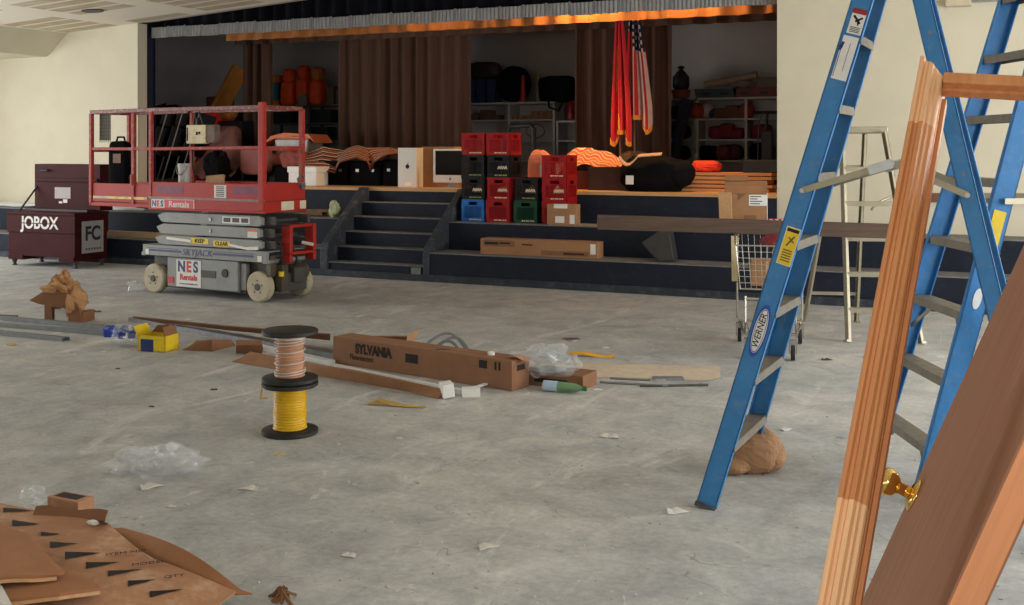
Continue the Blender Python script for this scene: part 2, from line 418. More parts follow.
part('fringe', val, M_fringe, lambda b: None) if False else (lambda b: (fringe(b), b.build('fringe', M_fringe, val, True, world=True)))(MB())
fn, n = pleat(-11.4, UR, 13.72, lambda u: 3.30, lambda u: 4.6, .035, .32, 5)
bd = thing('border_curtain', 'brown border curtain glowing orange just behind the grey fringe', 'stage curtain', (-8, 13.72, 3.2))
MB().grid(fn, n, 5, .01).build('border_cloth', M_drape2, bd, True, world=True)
fn, n = pleat(-12.3, -2.2, 15.05, lambda u: 3.37 - .003*(u+8), lambda u: 4.6, .05, .34, 6)
bd = thing('rear_border_curtain', 'dim brown border curtain hanging above the rear drapes', 'stage curtain', (-8, 15.05, 3.1))
MB().grid(fn, n, 5, .01).build('border_cloth', M_drape, bd, True, world=True)
for (a, c, nm, sd, per) in ((-12.42, -11.85, 'narrow brown drape hanging beside the orange bins', 11, .2), (-10.48, -8.05, 'wide brown pleated drape behind the striped cloth and computers', 12, .245), (-6.3, -4.78, 'brown pleated drape behind the two flags', 13, .24)):
    fn, n = pleat(a, c, 15.4, lambda u: T3+.01, lambda u: 4.6, .07, per, sd, .3)
    cu = thing('stage_drape', nm, 'stage curtain', ((a+c)/2, 15.4, T3), group='brown drapes across the back of the stage')
    MB().grid(fn, n, 6, .012).build('drape_cloth', M_drape, cu, True, world=True)
M_bluecloth = mat('dark_blue_cloth', (30, 36, 58), .9, var=.2)
fn, n = pleat(-12.98, -12.74, 13.6, lambda u: T3+.01, lambda u: 4.3, .05, .13, 21)
cu = thing('side_leg_curtain', 'dark blue side curtain at the left edge of the stage opening', 'stage curtain', (-12.86, 13.6, T3))
MB().grid(fn, n, 6, .01).build('drape_cloth', M_bluecloth, cu, True, world=True)
# ================================================================= things on the stage steps
M_cr = {k: mat('crate_' + k, c, .6, var=.08, spec=.3) for k, c in dict(red=(150, 12, 16), black=(17, 17, 19), blue=(36, 104, 176), green=(18, 66, 46)).items()}
def crate_body(b):
    w, h, t = .335, .283, .012
    x0, x1 = -w/2, w/2
    b.box((x0+t, x0+t, .004), (x1-t, x1-t, .016))
    def side(M):
        b.M = M
        def q(a, c): b.box((a[0], -w/2, a[1]), (c[0], -w/2+t, c[1]))
        q((x0, 0), (x1, .045)); q((x0, h-.03), (x1, h)); q((x0, .045), (x0+.045, h-.03)); q((x1-.045, .045), (x1, h-.03))
        q((x0+.045, h-.075), (-.06, h-.03)); q((.06, h-.075), (x1-.045, h-.03)); q((x0+.045, h-.09), (x1-.045, h-.072))  # hand hole between
        b.box((x0-.004, -w/2-.004, h-.018), (x1+.004, -w/2+t, h)); b.box((x0-.003, -w/2-.003, 0), (x1+.003, -w/2+t, .014))
        lo, hi, l, r = .045, h-.085, x0+.045, x1-.045
        n = 6; st = (r-l)/n
        for i in range(-4, n+1):
            for sgn in (1, -1):
                ax, az = l+i*st, lo; bx, bz = ax+(hi-lo), hi
                if ax < l: az += (l-ax); ax = l
                if bx > r: bz -= (bx-r); bx = r
                if bz - az < .01: continue
                if sgn < 0: ax, bx = -ax, -bx
                b.bar((ax, -w/2+.005, az), (bx, -w/2+.005, bz), .009, .007, (0, 1, 0))
        b.M = None
    for k in range(4): side(Matrix.Rotation(k*PI/2, 4, 'Z'))
def crate_mark(b):                                                # zigzag print on the front
    w = .335
    for i in range(4):
        x = -.005 + i*.032
        b.bar((x, -w/2-.0022, .105), (x+.016, -w/2-.0022, .145), .004, .009, (1, 0, 0)); b.bar((x+.016, -w/2-.0022, .145), (x+.032, -w/2-.0022, .105), .004, .009, (1, 0, 0))
def crate_word(b):
    w = .335
    for i, k in enumerate((.022, .016, .024, .014, .02, .018)):
        x = -.05 + i*.03; b.box((x, -w/2-.0042, .022), (x+k, -w/2-.003, .036))
M_mark = mat('pale_print', (232, 214, 190), .6, var=0); M_markg = mat('green_yellow_print', (150, 160, 70), .6, var=0)
protos = {}
def crate(color, u, v, z, label, mark=False, word=True):
    key = (color, mark)
    nm = 'milk_crate'
    if key not in protos:
        t = thing(nm, label, 'milk crate', (u, v, z), 0, 'plastic milk crates stacked on the stage step')
        if 'body' not in protos: o = part('basket', t, M_cr[color], crate_body); protos['body'] = o.data
        else:
            me = protos['body'].copy(); me.materials[0] = M_cr[color]; o = bpy.data.objects.new('basket', me); COL.objects.link(o); o.parent = t
        if mark: part('zigzag_print', t, M_mark, crate_mark)
        if word: part('rim_print', t, M_markg if color == 'black' else M_mark, crate_word)
        protos[key] = t
    else: t = dup(protos[key], label, (u, v, z), 0)
    return t
cx = [-6.59, -6.235, -5.85, -5.46]; cv = V2 + .33; hh = .2835
for c, r, col, mk, lb in (
    (0, 0, 'blue', 0, 'blue milk crate at the bottom left of the crate stacks'), (0, 1, 'black', 1, 'black milk crate standing directly on the blue crate'),
    (0, 2, 'black', 0, 'black milk crate directly under the leftmost top red crate'), (0, 3, 'red', 0, 'red milk crate on top of the leftmost stack, beside the computer screen'),
    (1, 0, 'red', 0, 'red milk crate at the bottom of the second stack, beside the blue crate'), (1, 1, 'red', 1, 'red milk crate second from the bottom of the second stack'),
    (1, 2, 'black', 1, 'black milk crate with zigzag print, sandwiched between red crates in the second stack'), (1, 3, 'red', 0, 'red milk crate topping the second stack from the left'),
    (2, 0, 'green', 0, 'dark green milk crate at the bottom of the third stack'), (2, 1, 'black', 1, 'black milk crate on top of the dark green crate'),
    (3, 0, 'red', 0, 'red milk crate half hidden behind the small taped carton'), (3, 1, 'red', 1, 'middle red milk crate of the three-high all-red stack'), (3, 2, 'red', 0, 'top red milk crate of the three-high all-red stack')):
    crate(col, cx[c] + .004*(r % 2), cv + .006*((r*c) % 3), T2 + r*hh, lb, bool(mk))
def carton(name, label, loc, rotz, w, d, h, m=M_card, group=None, tape=None, flapseam=True):
    t = thing(name, label, 'cardboard box', loc, rotz, group)
    part('carton_body', t, m, lambda b: b.box((-w/2, -d/2, 0), (w/2, d/2, h)), bevel=.004)
    return t
t = thing('cardboard_box', 'small taped cardboard box with white labels in front of the red crates', 'cardboard box', (-5.30, V2+.085, T2))
part('carton_body', t, M_card, lambda b: b.box((-.19, -.075, 0), (.19, .07, .255)), bevel=.004)
part('shipping_label', t, M_paper, lambda b: (b.box((-.08, -.0765, .03), (.04, -.0755, .11)), b.box((-.1, -.0765, .205), (.08, -.0755, .2545)), b.box((-.1, -.0765, .2555), (.08, -.01, .2565)), b.box((.11, -.0765, .02), (.175, -.0755, .13))))
t = thing('long_carton', 'long flat cardboard box lying on the lower stage step', 'cardboard box', (-5.46, V1+.25, T1))
part('carton_body', t, M_card, lambda b: b.box((-.76, -.11, 0), (.76, .11, .19)), bevel=.004)
part('printed_panel', t, M_card2, lambda b: b.box((-.72, -.1115, .1), (-.3, -.1105, .175))); part('printed_panel', t, M_card2, lambda b: b.box((.05, -.1115, .02), (.66, -.1105, .075)))
part('printed_text', t, M_ink, lambda b: (b.box((-.7, -.113, .12), (-.52, -.112, .15)), b.box((-.5, -.113, .13), (-.36, -.112, .15)), b.box((-.2, -.113, .125), (-.06, -.112, .14)), b.box((.34, -.113, .035), (.6, -.112, .055))))
part('paper_label', t, M_paper, lambda b: b.box((.68, -.112, .05), (.745, -.111, .17)))
# tilted black loudspeaker leaning on the step
t = thing('wedge_speaker', 'small black wedge-shaped speaker tipped over on the lower stage step', 'speaker', (-3.93, V1+.24, T1))
t.matrix_basis = Matrix.Translation((-3.98, V1+.24, T1)) @ Matrix.Rotation(.12, 4, 'Z')
part('cabinet', t, mat('scuffed_black_case', (52, 50, 48), .6, var=.2), lambda b: b.prism([(.02, 0), (.2, .02), (.15, .33), (.03, .36), (-.18, .21)], -.12, .12, 'y'), bevel=.012)
part('grille', t, M_black, lambda b: b.bar((.0, -.001, .015), (-.17, -.001, .19), .2, .012, (1, 0, .9)))
# two tan boards lying on the lower left step
t = solo('timber_board', 'bare pine board lying along the lower left stage step', 'board', mat('pine_board', (176, 148, 116), .8, var=.12, scale=4, stretch=(.3, 8, 8)), lambda b: b.box((-1.1, -.05, 0), (1.1, .05, .085)), (-11.8, V1+.22, T1), .01, bevel=.004)
solo('drop_cloth', 'white folded drop cloth on the upper left stage step', 'cloth', mat('white_cloth', (206, 208, 208), .9, var=.06), lambda b: b.blob((0, 0, .03), (2.0, .34, .07), 8, 30, .12, 4, .7), (-15.2, V2+.28, T2))
solo('drop_cloth', 'narrow white folded cloth on the upper step under the red lift platform', 'cloth', MATS['white_cloth'], lambda b: b.blob((0, 0, .02), (1.5, .2, .05), 8, 30, .12, 9, .7), (-12.9, V2+.2, T2))
solo('crumpled_rag', 'pale green crumpled rag lying on the left stair cheek wall', 'rag', mat('pale_green_rag', (170, 178, 140), .9, var=.15), lambda b: b.blob((0, 0, .1), (.16, .14, .24), 10, 14, .3, 3), (-8.66, V2+.1, T2-.01))
solo('wood_scrap', 'brown wood scraps lying on the step behind the lift', 'wood scrap', mat('scrap_wood', (120, 92, 66), .85, var=.3), lambda b: (b.bar((-.3, 0, .03), (.25, .05, .04), .07, .05), b.bar((-.1, .08, .03), (.35, .1, .03), .06, .05), b.bar((0, .02, .075), (.4, .06, .08), .05, .04)), (-9.2, V2+.2, T2))
# ================================================================= on the stage floor
def computer_apple(b, x, y, z, s):
    pts = [(x + s*(math.cos(a)*(1+.12*math.cos(2*a)) - .1*math.cos(a)), z + s*(math.sin(a) - .12*abs(math.cos(a*.5+PI/4)))) for a in [2*PI*i/20 for i in range(20)]]
    b.prism(pts, y-.001, y, 'y'); b.prism([(x, z+s*1.0), (x+.5*s, z+s*1.3), (x+.6*s, z+s*1.8), (x+.1*s, z+s*1.5)], y-.001, y, 'y')
t = thing('desktop_computer', 'white all-in-one desktop computer with a dark screen beside the crates', 'computer', (-7.3, V3+.38, T3), .03)
M_alwhite = mat('white_screen_frame', (226, 222, 214), .35, var=.02)
part('casing', t, M_alwhite, lambda b: b.box((-.26, -.02, .07), (.26, .02, .53)), bevel=.008)
part('screen', t, mat('dark_screen', (12, 12, 13), .15, var=0), lambda b: b.box((-.225, -.0225, .175), (.225, -.0205, .505)))
part('stand', t, mat('stand_metal', (178, 172, 166), .4, .5), lambda b: (b.box((-.11, -.1, 0), (.11, .1, .01)), b.bar((0, .07, .01), (0, .02, .2), .14, .012, (0, 1, 0))))
part('logo', t, M_ink, lambda b: computer_apple(b, 0, -.0205, .12, .014))
t = thing('computer_tower', 'tall white computer carton standing left of the desktop computer', 'box', (-7.94, V3+.42, T3), .02)
part('carton_body', t, M_alwhite, lambda b: b.box((-.15, -.12, 0), (.14, .2, .545)), bevel=.003)
part('logo', t, M_ink, lambda b: computer_apple(b, 0, -.1205, .29, .03))
part('label', t, mat('bright_sticker', (255, 246, 214), .5, var=0), lambda b: b.box((-.04, -.1215, .02), (.06, -.1205, .07)))
t = carton('cardboard_box', 'tan cardboard box with a handle standing behind the desktop computer', (-7.58, V3+.62, T3), .02, .5, .24, .56)
part('carry_handle', t, M_ink, lambda b: b.tube([(-.06, 0, .56), (-.04, 0, .6), (.04, 0, .6), (.06, 0, .56)], .009))
t = carton('white_storage_box', 'white lidded storage box at the front of the stage behind the lift', (-9.68, V3+.42, T3), 0, .48, .3, .2, M_white)
t['category'] = 'box'
part('lid', t, M_alwhite, lambda b: b.box((-.255, -.165, .19), (.255, .165, .275)), bevel=.004)
# dark cases under the left striped cloth
for (u, w, h, d, lb) in ((-9.42, .5, .36, .4, 'black equipment case under the left striped cloth, next to the white storage box'), (-8.86, .5, .36, .42, 'black equipment case in the middle under the left striped cloth'), (-8.38, .36, .38, .4, 'narrow black equipment case beside the white computer carton')):
    t = thing('equipment_case', lb, 'case', (u, V3+.85, T3), .05, 'black cases under the left striped cloth')
    part('case_body', t, M_blackcloth, lambda b: b.box((-w/2, -d/2, 0), (w/2, d/2, h)), bevel=.02)
    part('latch', t, M_steel, lambda b: (b.box((-w*.3, -d/2-.008, h*.55), (-w*.3+.05, -d/2, h*.55+.04)), b.box((w*.2, -d/2-.008, h*.55), (w*.2+.05, -d/2, h*.55+.04))))
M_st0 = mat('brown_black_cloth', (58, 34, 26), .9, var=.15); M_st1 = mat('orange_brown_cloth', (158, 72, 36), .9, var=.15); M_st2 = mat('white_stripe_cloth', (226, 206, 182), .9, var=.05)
def stripes(pat):
    return lambda s, t: pat[int(t*len(pat)) % len(pat)]
def interp(pts, x):
    for (a, ya), (c, yc) in zip(pts, pts[1:]):
        if x <= c: g = (x-a)/(c-a); return ya + (yc-ya)*g
    return pts[-1][1]
t = thing('striped_cloth', 'brown and white striped cloth draped over black cases left of the computers', 'cloth', (-9, V3+.6, T3))
top = [(296, 158), (304, 156), (323, 147), (343, 151), (357, 146), (367, 148.5), (390, 148), (404, 151)]
bot = [(296, 166), (304, 168), (320, 171), (335, 174), (341, 163), (355, 158), (367, 162), (370, 174), (373, 163), (388, 155), (404, 153)]
def dr(s, q):
    px = 296 + 108*s; a, c = onv(px, interp(top, px), 14.0), onv(px, interp(bot, px), 13.55)
    p = a.lerp(c, q); p.y += .03*math.sin(px*.3+q*3); return p
b = MB(); b.grid(dr, 90, 40, .008, lambda s, q: (2 if int(q*36) % 6 == 0 else (1 if int(q*36) % 6 in ((3, 4) if s < .5 else (2, 3, 4)) else 0)))
b.build('cloth_sheet', [M_st0, M_st1, M_st2], t, True, world=True)
solo('folded_towel', 'reddish brown rumpled towel behind the lift rail, left of the striped cloth', 'cloth', mat('red_brown_towel', (142, 72, 64), .95, var=.2), lambda b: b.blob((0, 0, .14), (.5, .36, .34), 12, 18, .14, 8, .8), (-10.2, V3+.85, T3+.2))
solo('equipment_case', 'black case supporting the rumpled towel behind the lift', 'case', M_blackcloth, lambda b: b.box((-.35, -.25, 0), (.35, .25, .25)), (-10.12, V3+.9, T3), 0, bevel=.02)
# right striped cloth over the table-like stack
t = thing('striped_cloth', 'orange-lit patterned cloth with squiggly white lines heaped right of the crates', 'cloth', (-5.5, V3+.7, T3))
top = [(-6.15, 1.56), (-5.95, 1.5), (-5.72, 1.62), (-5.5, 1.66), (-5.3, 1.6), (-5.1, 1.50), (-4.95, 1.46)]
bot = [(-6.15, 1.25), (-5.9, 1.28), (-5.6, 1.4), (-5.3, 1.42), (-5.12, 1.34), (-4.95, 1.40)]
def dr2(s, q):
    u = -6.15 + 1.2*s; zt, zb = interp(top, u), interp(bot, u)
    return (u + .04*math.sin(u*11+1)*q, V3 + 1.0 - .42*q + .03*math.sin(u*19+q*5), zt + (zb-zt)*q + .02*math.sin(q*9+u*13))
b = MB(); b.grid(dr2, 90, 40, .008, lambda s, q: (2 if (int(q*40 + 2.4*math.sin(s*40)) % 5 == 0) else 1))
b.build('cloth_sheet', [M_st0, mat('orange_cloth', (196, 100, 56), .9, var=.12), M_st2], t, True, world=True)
solo('pink_cushion', 'salmon pink cushion standing behind the third crate stack', 'cushion', mat('salmon_cloth', (214, 128, 98), .9, var=.08), lambda b: b.blob((0, 0, .25), (.34, .14, .52), 12, 18, .06, 5, .7), (-6.0, V3+.44, T3))
t = carton('white_carton', 'small white box behind the black crate of the third stack', (-5.78, V3+.25, T3), .1, .2, .2, .34, M_white); t['category'] = 'box'
t = carton('dark_chest', 'dark brown trunk under the orange-lit cloth', (-5.0, V3+.6, T3), 0, .6, .4, .3, mat('dark_chest', (54, 34, 30), .7, var=.2)); t['category'] = 'trunk'
t = carton('dark_chest', 'dark red trunk hidden behind the third crate stack under the cloth', (-5.72, V3+.75, T3), 0, .7, .34, .24, mat('dark_red_trunk', (92, 30, 34), .7, var=.2)); t['category'] = 'trunk'
# big black bag with white-edged cloth
t = thing('black_bag', 'large slumped black bag at the stage edge right of the cloth heap', 'bag', (-4.35, V3+.45, T3))
part('bag_body', t, M_blackcloth, lambda b: (b.blob((-.1, 0, .2), (.85, .5, .48), 14, 22, .12, 12, .75), b.blob((.2, .0, .22), (.5, .46, .36), 12, 18, .1, 15)), smooth=True)
part('tag', t, M_paper, lambda b: b.box((-.36, -.275, .09), (-.26, -.265, .2)))
solo('cloth_strip', 'creased pale cloth strip laid over the large black bag', 'cloth', mat('pale_tan_cloth', (190, 150, 126), .9), lambda b: b.grid(lambda s, q: (-.45 + .55*s, -.255 + .05*q, .42 + .03*q - .13*math.sin(PI*min(1, s*2.2))*(1-s) + .04*s), 20, 5, .012), (-4.35, V3+.42, T3))
solo('tan_cushion', 'tan cushion leaning behind the black bag below the flags', 'cushion', mat('tan_cloth', (128, 96, 66), .9, var=.12), lambda b: b.blob((0, 0, .24), (.6, .2, .5), 12, 18, .1, 31, .8), (-5.0, V3+1.35, T3))
# ---- flags
M_gold = mat('gold_fringe', (214, 140, 40), .7, var=.25, scale=60); M_fr = mat('flag_red', (196, 30, 36), .8, var=.08); M_fw = mat('flag_white', (206, 176, 160), .8, var=.05); M_fb = mat('flag_blue', (22, 26, 52), .85, var=.1)
def flagpole(t):
    part('pole', t, mat('pole_wood', (120, 74, 40), .5), lambda b: b.tube([(0, 0, .05), (0, 0, 2.45)], .013, 10))
    part('base', t, mat('brass_base', (150, 110, 50), .4, .8), lambda b: b.lathe([(.02, .09), (.05, .07), (.14, .03), (.15, 0)][::-1], n=24))
    part('finial', t, M_gold, lambda b: b.lathe([(.006, 2.44), (.03, 2.48), (.004, 2.6)], n=12))
def flagcloth(t, w0, w1, top, hem, dx, mats, mf, seed, tip):
    rnd = random.Random(seed)
    def fn(s, q):
        w = w0 + (w1-w0)*min(1, q*1.15)**.8
        x = dx*q + w*(s-.35) ; y = -.05 - .05*math.sin(s*15+seed)*(.4+.6*q) - .02*math.sin(s*37)
        return (x, y, top + (hem-top)*q - tip*q*q*max(0, math.sin(s*7.5+seed*.7)))
    b = MB(); b.grid(fn, 48, 60, .006, mf); b.build('flag_cloth', mats, t, True)
    g = MB(); g.grid(lambda s, q: (lambda p: (p[0], p[1]-.012, p[2] - .06*q))(fn(s, 1)), 60, 2, .01); g.build('hem_fringe', M_gold, t, True)
fp = onv(629, 187, 14.25)
t = thing('flag', 'star-spangled striped flag with gold fringe hanging on a pole', 'flag', (fp[0]+.06, 14.3, T3)); flagpole(t)
def usmf(s, q):
    if q < .40 and s > .28 + .25*q or q < .22: 
        a, c = int(s*16), int(q*30)
        return 2 if not (a % 2 == 0 and c % 2 == (a//2) % 2 and q > .03 and s*16 % 1 < .6) else 1
    return int(s*9.99) % 2
flagcloth(t, .08, .36, 2.43, .98, .02, [M_fr, M_fw, M_fb], usmf, 2, .2)
fp = onv(619.5, 187, 14.2)
t = thing('flag', 'plain red flag with gold edging hanging left of the striped flag', 'flag', (fp[0]+.03, 14.14, T3)); flagpole(t)
flagcloth(t, .05, .26, 2.40, .78, .0, [M_fr, M_gold], lambda s, q: 1 if abs(s - (.15+.5*max(0, q-.45))) < .05 and q > .3 else 0, 1, .16)
# ---- stack of boards with red cloth
M_bd = mat('stacked_board', (206, 148, 100), .7, var=.1, scale=4, stretch=(.4, 6, 6))
for i, (u0, u1, dz) in enumerate(((-4.1, -3.02, 0), (-4.08, -2.98, .05), (-4.14, -3.05, .1), (-4.06, -3.0, .15), (-4.22, -3.0, .2))):
    solo('wooden_board', ['lowest tan board of the stack on the stage at right', 'second tan board from the bottom of the stage board stack', 'middle tan board of the stage board stack', 'fourth tan board up in the stage board stack', 'topmost tan board of the stage stack, under the red-orange cloth'][i], 'board', M_bd, lambda b: b.box((u0, -.2+.02*i, 0), (u1, .22, .036)), (0, V3+.78, T3 + dz), .0, 'boards stacked on the stage', bevel=.003)
for i, z in enumerate((.036, .086, .136, .186)):
    solo('spacer_strip', 'thin dark spacer strip between the stacked boards, %s' % ['lowest gap', 'second gap', 'third gap', 'topmost gap'][i], 'wood strip', mat('dark_strip', (70, 50, 38), .8), lambda b: b.box((-4.0, -.12, 0), (-3.1, .18, .014)), (0, V3+.78, T3 + z))
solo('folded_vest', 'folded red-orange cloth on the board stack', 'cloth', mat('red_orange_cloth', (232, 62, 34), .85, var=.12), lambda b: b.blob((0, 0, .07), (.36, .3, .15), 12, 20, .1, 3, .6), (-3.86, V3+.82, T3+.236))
t = solo('black_amplifier', 'black amplifier box behind the open carton at the right stage edge', 'amplifier', M_black, lambda b: b.box((-.22, -.15, 0), (.22, .15, .16)), (-3.15, V3+.85, T3+.236), 0, bevel=.01)
# ================================================================= rear shelving
M_shelf = mat('white_shelf_board', (170, 168, 166), .6, var=.05)
def bookcase(label, u0, u1, v, top, divs, shelves, m=M_shelf):
    t = thing('shelf_unit', label, 'shelves', ((u0+u1)/2, v, T3), 0, None)
    a, c = u0-(u0+u1)/2, u1-(u0+u1)/2; h = top - T3
    part('top_board', t, m, lambda b: b.box((a, -.02, h-.03), (c, .38, h)))
    part('back_panel', t, m, lambda b: b.box((a, .38, 0), (c, .39, h)))
    for x in divs: part('upright', t, m, lambda b: b.box((x-(u0+u1)/2-.018, -.012, 0), (x-(u0+u1)/2+.018, .38, h-.03)))
    for z in shelves: part('shelf', t, m, lambda b: b.box((a, -.006, z-T3), (c, .38, z-T3+.025)))
    return t
VS = 16.6
midx = lambda px: onv(px, 120, VS)[0]
bookcase('white open shelves behind the crates between two brown drapes', midx(462), midx(555), VS, 2.40, (midx(463), midx(509), midx(554)), (1.42, 1.75, 2.09))
bookcase('narrow white shelf unit next to the drape, holding the red bottle', midx(556.5), midx(581), VS, 2.09, (midx(557.5), midx(580)), (1.42, 1.75))
bookcase('white open shelves at the right back of the stage with balls', midx(697), midx(779), VS, 2.41, (midx(697.5), midx(746), midx(778)), (1.44, 1.76, 2.07))
bookcase('white shelves at the far right back between drape and ball shelf', midx(668), midx(694), VS+.1, 2.41, (midx(669), midx(693)), (1.44, 1.76, 2.07))
bookcase('low white shelf stand under the old television', onv(583, 120, 15.95)[0], onv(614, 120, 15.95)[0], 15.75, 2.18, (onv(584, 120, 15.9)[0], onv(613, 120, 15.9)[0]), (1.4, 1.72))
def at(px, py, v, z):                                             # base point on a shelf level
    return Vector((onv(px, py, v)[0], v, z))
t = thing('old_television', 'dark old tube television on the low shelf stand', 'television', at(596, 100, 15.95, 2.18), -.1)
part('casing', t, mat('tv_case', (30, 26, 24), .5), lambda b: (b.box((-.27, -.16, 0), (.27, .1, .44)), b.prism([(-.22, .03), (.22, .03), (.22, .4), (-.22, .4)], .1, .3, 'y')), bevel=.02)
part('tube_screen', t, mat('tv_glass', (26, 27, 27), .12, var=0), lambda b: b.blob((0, -.155, .23), (.42, .06, .34), 10, 20, 0, 0, .5), smooth=True)
S4 = 2.405
def shelfbox(nm, lb, cat, px, v, z, w, d, h, m, group=None, bev=.01):
    return solo(nm, lb, cat, m, lambda b: b.box((-w/2, -d/2, 0), (w/2, d/2, h)), at(px, 110, v, z), 0, group, bevel=bev)
M_dkblue = mat('dark_blue_bin', (30, 46, 74), .6, var=.15)
for px, lb in ((474, 'dark blue bin beside the drape on top of the shelves'), (484, 'middle of three dark blue bins on top of the shelves'), (494, 'dark blue bin next to the round black bag')):
    t = thing('storage_bin', lb, 'bin', at(px, 100, VS+.15, S4), 0, 'dark blue bins on the shelf top')
    part('bin_body', t, M_dkblue, lambda b: b.prism([(-.068, 0), (.068, 0), (.076, .38), (-.076, .38)], -.13, .13, 'y')); part('bin_lid', t, M_black, lambda b: b.box((-.077, -.14, .38), (.077, .14, .4)))
solo('drum_case', 'dark rounded case lying across the blue bins near the ceiling', 'case', mat('dark_brown_case', (36, 28, 24), .7), lambda b: b.blob((0, 0, .14), (.62, .3, .28), 12, 20, .05, 2, .6), at(484, 90, VS+.12, S4+.4), .0)
solo('round_bag', 'round black bag standing on the shelf top beside the blue bins', 'bag', M_blackcloth, lambda b: b.lathe([(.02, -.09), (.26, -.09), (.3, -.04), (.3, .04), (.26, .09), (.02, .09)], (0, 0, .3), 'y', 28), at(514, 100, VS+.15, S4), 0, smooth=True)
solo('traffic_cone', 'narrow red cone standing in front of the round black bag', 'cone', mat('dull_red', (150, 44, 34), .6), lambda b: b.lathe([(.07, 0), (.07, .02), (.05, .02), (.025, .42), (.012, .44)], n=16), at(523, 100, VS+.02, S4))
t = thing('spray_bottle', 'pale bottle with yellow-green cap on the shelf top', 'bottle', at(538, 100, VS+.1, S4))
part('bottle_body', t, mat('pale_bottle', (110, 106, 90), .5), lambda b: b.lathe([(.05, 0), (.055, .2), (.03, .3), (.02, .33)], n=16)); part('bottle_cap', t, mat('yellow_green', (140, 128, 40), .5), lambda b: b.lathe([(.025, .33), (.025, .46), (.01, .48)], n=14))
t = thing('duffel_bag', 'black duffel bag hanging over the end of the shelf top', 'bag', at(558, 100, VS+.12, S4))
part('bag_body', t, M_blackcloth, lambda b: b.blob((0, 0, .2), (.62, .34, .42), 12, 22, .04, 2, .45), smooth=True); part('strap', t, M_blackcloth, lambda b: b.tube([(-.1, -.2, .12), (-.06, -.22, -.1), (.1, -.22, -.16), (.2, -.2, .05)], .018))
solo('fire_extinguisher', 'small red cylinder on the narrow shelf unit', 'cylinder', mat('dark_red_metal', (140, 24, 26), .4), lambda b: b.lathe([(.055, 0), (.055, .24), (.03, .28), (.02, .3)], n=18), at(571, 120, VS+.06, 2.09+.025), smooth=True)
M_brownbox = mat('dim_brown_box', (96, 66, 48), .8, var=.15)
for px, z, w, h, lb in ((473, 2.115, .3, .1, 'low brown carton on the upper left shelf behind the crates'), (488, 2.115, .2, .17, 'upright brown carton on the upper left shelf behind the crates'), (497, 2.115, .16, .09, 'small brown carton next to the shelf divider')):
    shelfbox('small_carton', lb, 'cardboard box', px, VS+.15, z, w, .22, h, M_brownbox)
for i, px in enumerate((515, 522, 529, 536, 543, 549)):
    solo('tape_roll', ['leftmost pale roll in the row on the white shelf', 'second pale roll in the row on the white shelf', 'third pale roll in the row on the white shelf', 'large raised roll left of centre on the white shelf', 'second large roll on the white shelf', 'rightmost pale roll in the row on the white shelf'][i], 'roll', mat('dim_tan_roll', (140, 106, 84), .8), lambda b: b.lathe([(.03, 0), (.065, 0), (.065, .07), (.03, .07)] if i < 3 else [(.03, 0), (.08, 0), (.08, .14), (.03, .14)], n=18), at(px, 118, VS+.12, 2.115), 0, 'pale rolls in a row on the shelf')
solo('coiled_hose', 'thin grey loop of hose inside the white shelves', 'hose', mat('grey_hose', (110, 96, 92), .6), lambda b: b.tube([(.16*math.cos(a), -.02, .15+.11*math.sin(a)) for a in [2*PI*i/24 for i in range(24)]], .012, 6, True), at(536, 130, VS+.02, 1.775+.0))
# right shelves: top
solo('toy_lantern', 'dark lantern-like fan head standing at the left of the right shelf top', 'lantern', M_black, lambda b: b.lathe([(.1, .14), (.13, .2), (.13, .34), (.07, .42), (.03, .46), (.06, .5), (.02, .52)], n=18), at(681, 90, VS+.2, S4), smooth=True)
solo('orange_tub', 'dim orange tub under the dark lantern on the right shelf top', 'tub', mat('dim_orange', (150, 80, 36), .6), lambda b: b.lathe([(.12, 0), (.15, .14), (.1, .14)], n=20), at(681, 95, VS+.2, S4))
for px, lb, c in ((718, 'dark blue-green crate on the right shelf top', (44, 66, 78)), (757, 'dark red tray crate on the right shelf top', (110, 40, 34))):
    t = thing('tool_tray', lb, 'tray', at(px, 95, VS+.15, S4), 0)
    m = mat(lb.replace(' ', '_')[:24], c, .6)
    part('tray_body', t, m, lambda b: b.prism([(-.3, 0), (.3, 0), (.33, .14), (-.33, .14)], -.15, .13, 'y')); [part('tray_handle', t, M_black, lambda b: b.box((x, -.165, .04), (x+.12, -.15, .09))) for x in (-.2, .08)]
solo('rolled_banner', 'long pale roll lying slanted on the trays of the right shelf', 'roll', mat('dim_pale_roll', (150, 132, 112), .8), lambda b: b.tube([(-.36, 0, .07), (0, 0, .12), (.44, 0, .2)], .055, 14), at(728, 85, VS+.1, S4+.14), 0, smooth=True)
solo('paper_bundle', 'crumpled pale bundle beside the slanted roll on the right shelf', 'bundle', mat('dim_bundle', (120, 112, 104), .9), lambda b: b.blob((0, 0, .08), (.34, .24, .16), 10, 16, .2, 6), at(742, 85, VS+.15, S4+.14))
shelfbox('flat_carton', 'flat grey carton at the far right end of the right shelf top', 'cardboard box', 768, VS+.2, S4+.14, .3, .2, .16, mat('dim_grey_box', (110, 100, 90), .8))
M_basket = mat('dim_basketball', (150, 52, 34), .6)
def ball(label, px, v, z, r, m, seams=True, m2=None):
    t = thing('ball', label, 'ball', at(px, 120, v, z), .6)
    part('ball_skin', t, m if not m2 else [m, m2], (lambda b: b.blob((0, 0, r), (2*r,)*3, 16, 24)), smooth=True)
    if seams:
        for k in range(2): part('seam', t, M_black, lambda b: b.tube([(r*1.005*math.cos(a)*(1-k), r*1.005*math.cos(a)*k + 0, r + r*1.005*math.sin(a)) for a in [2*PI*i/28 for i in range(28)]], .004, 5, True))
    return t
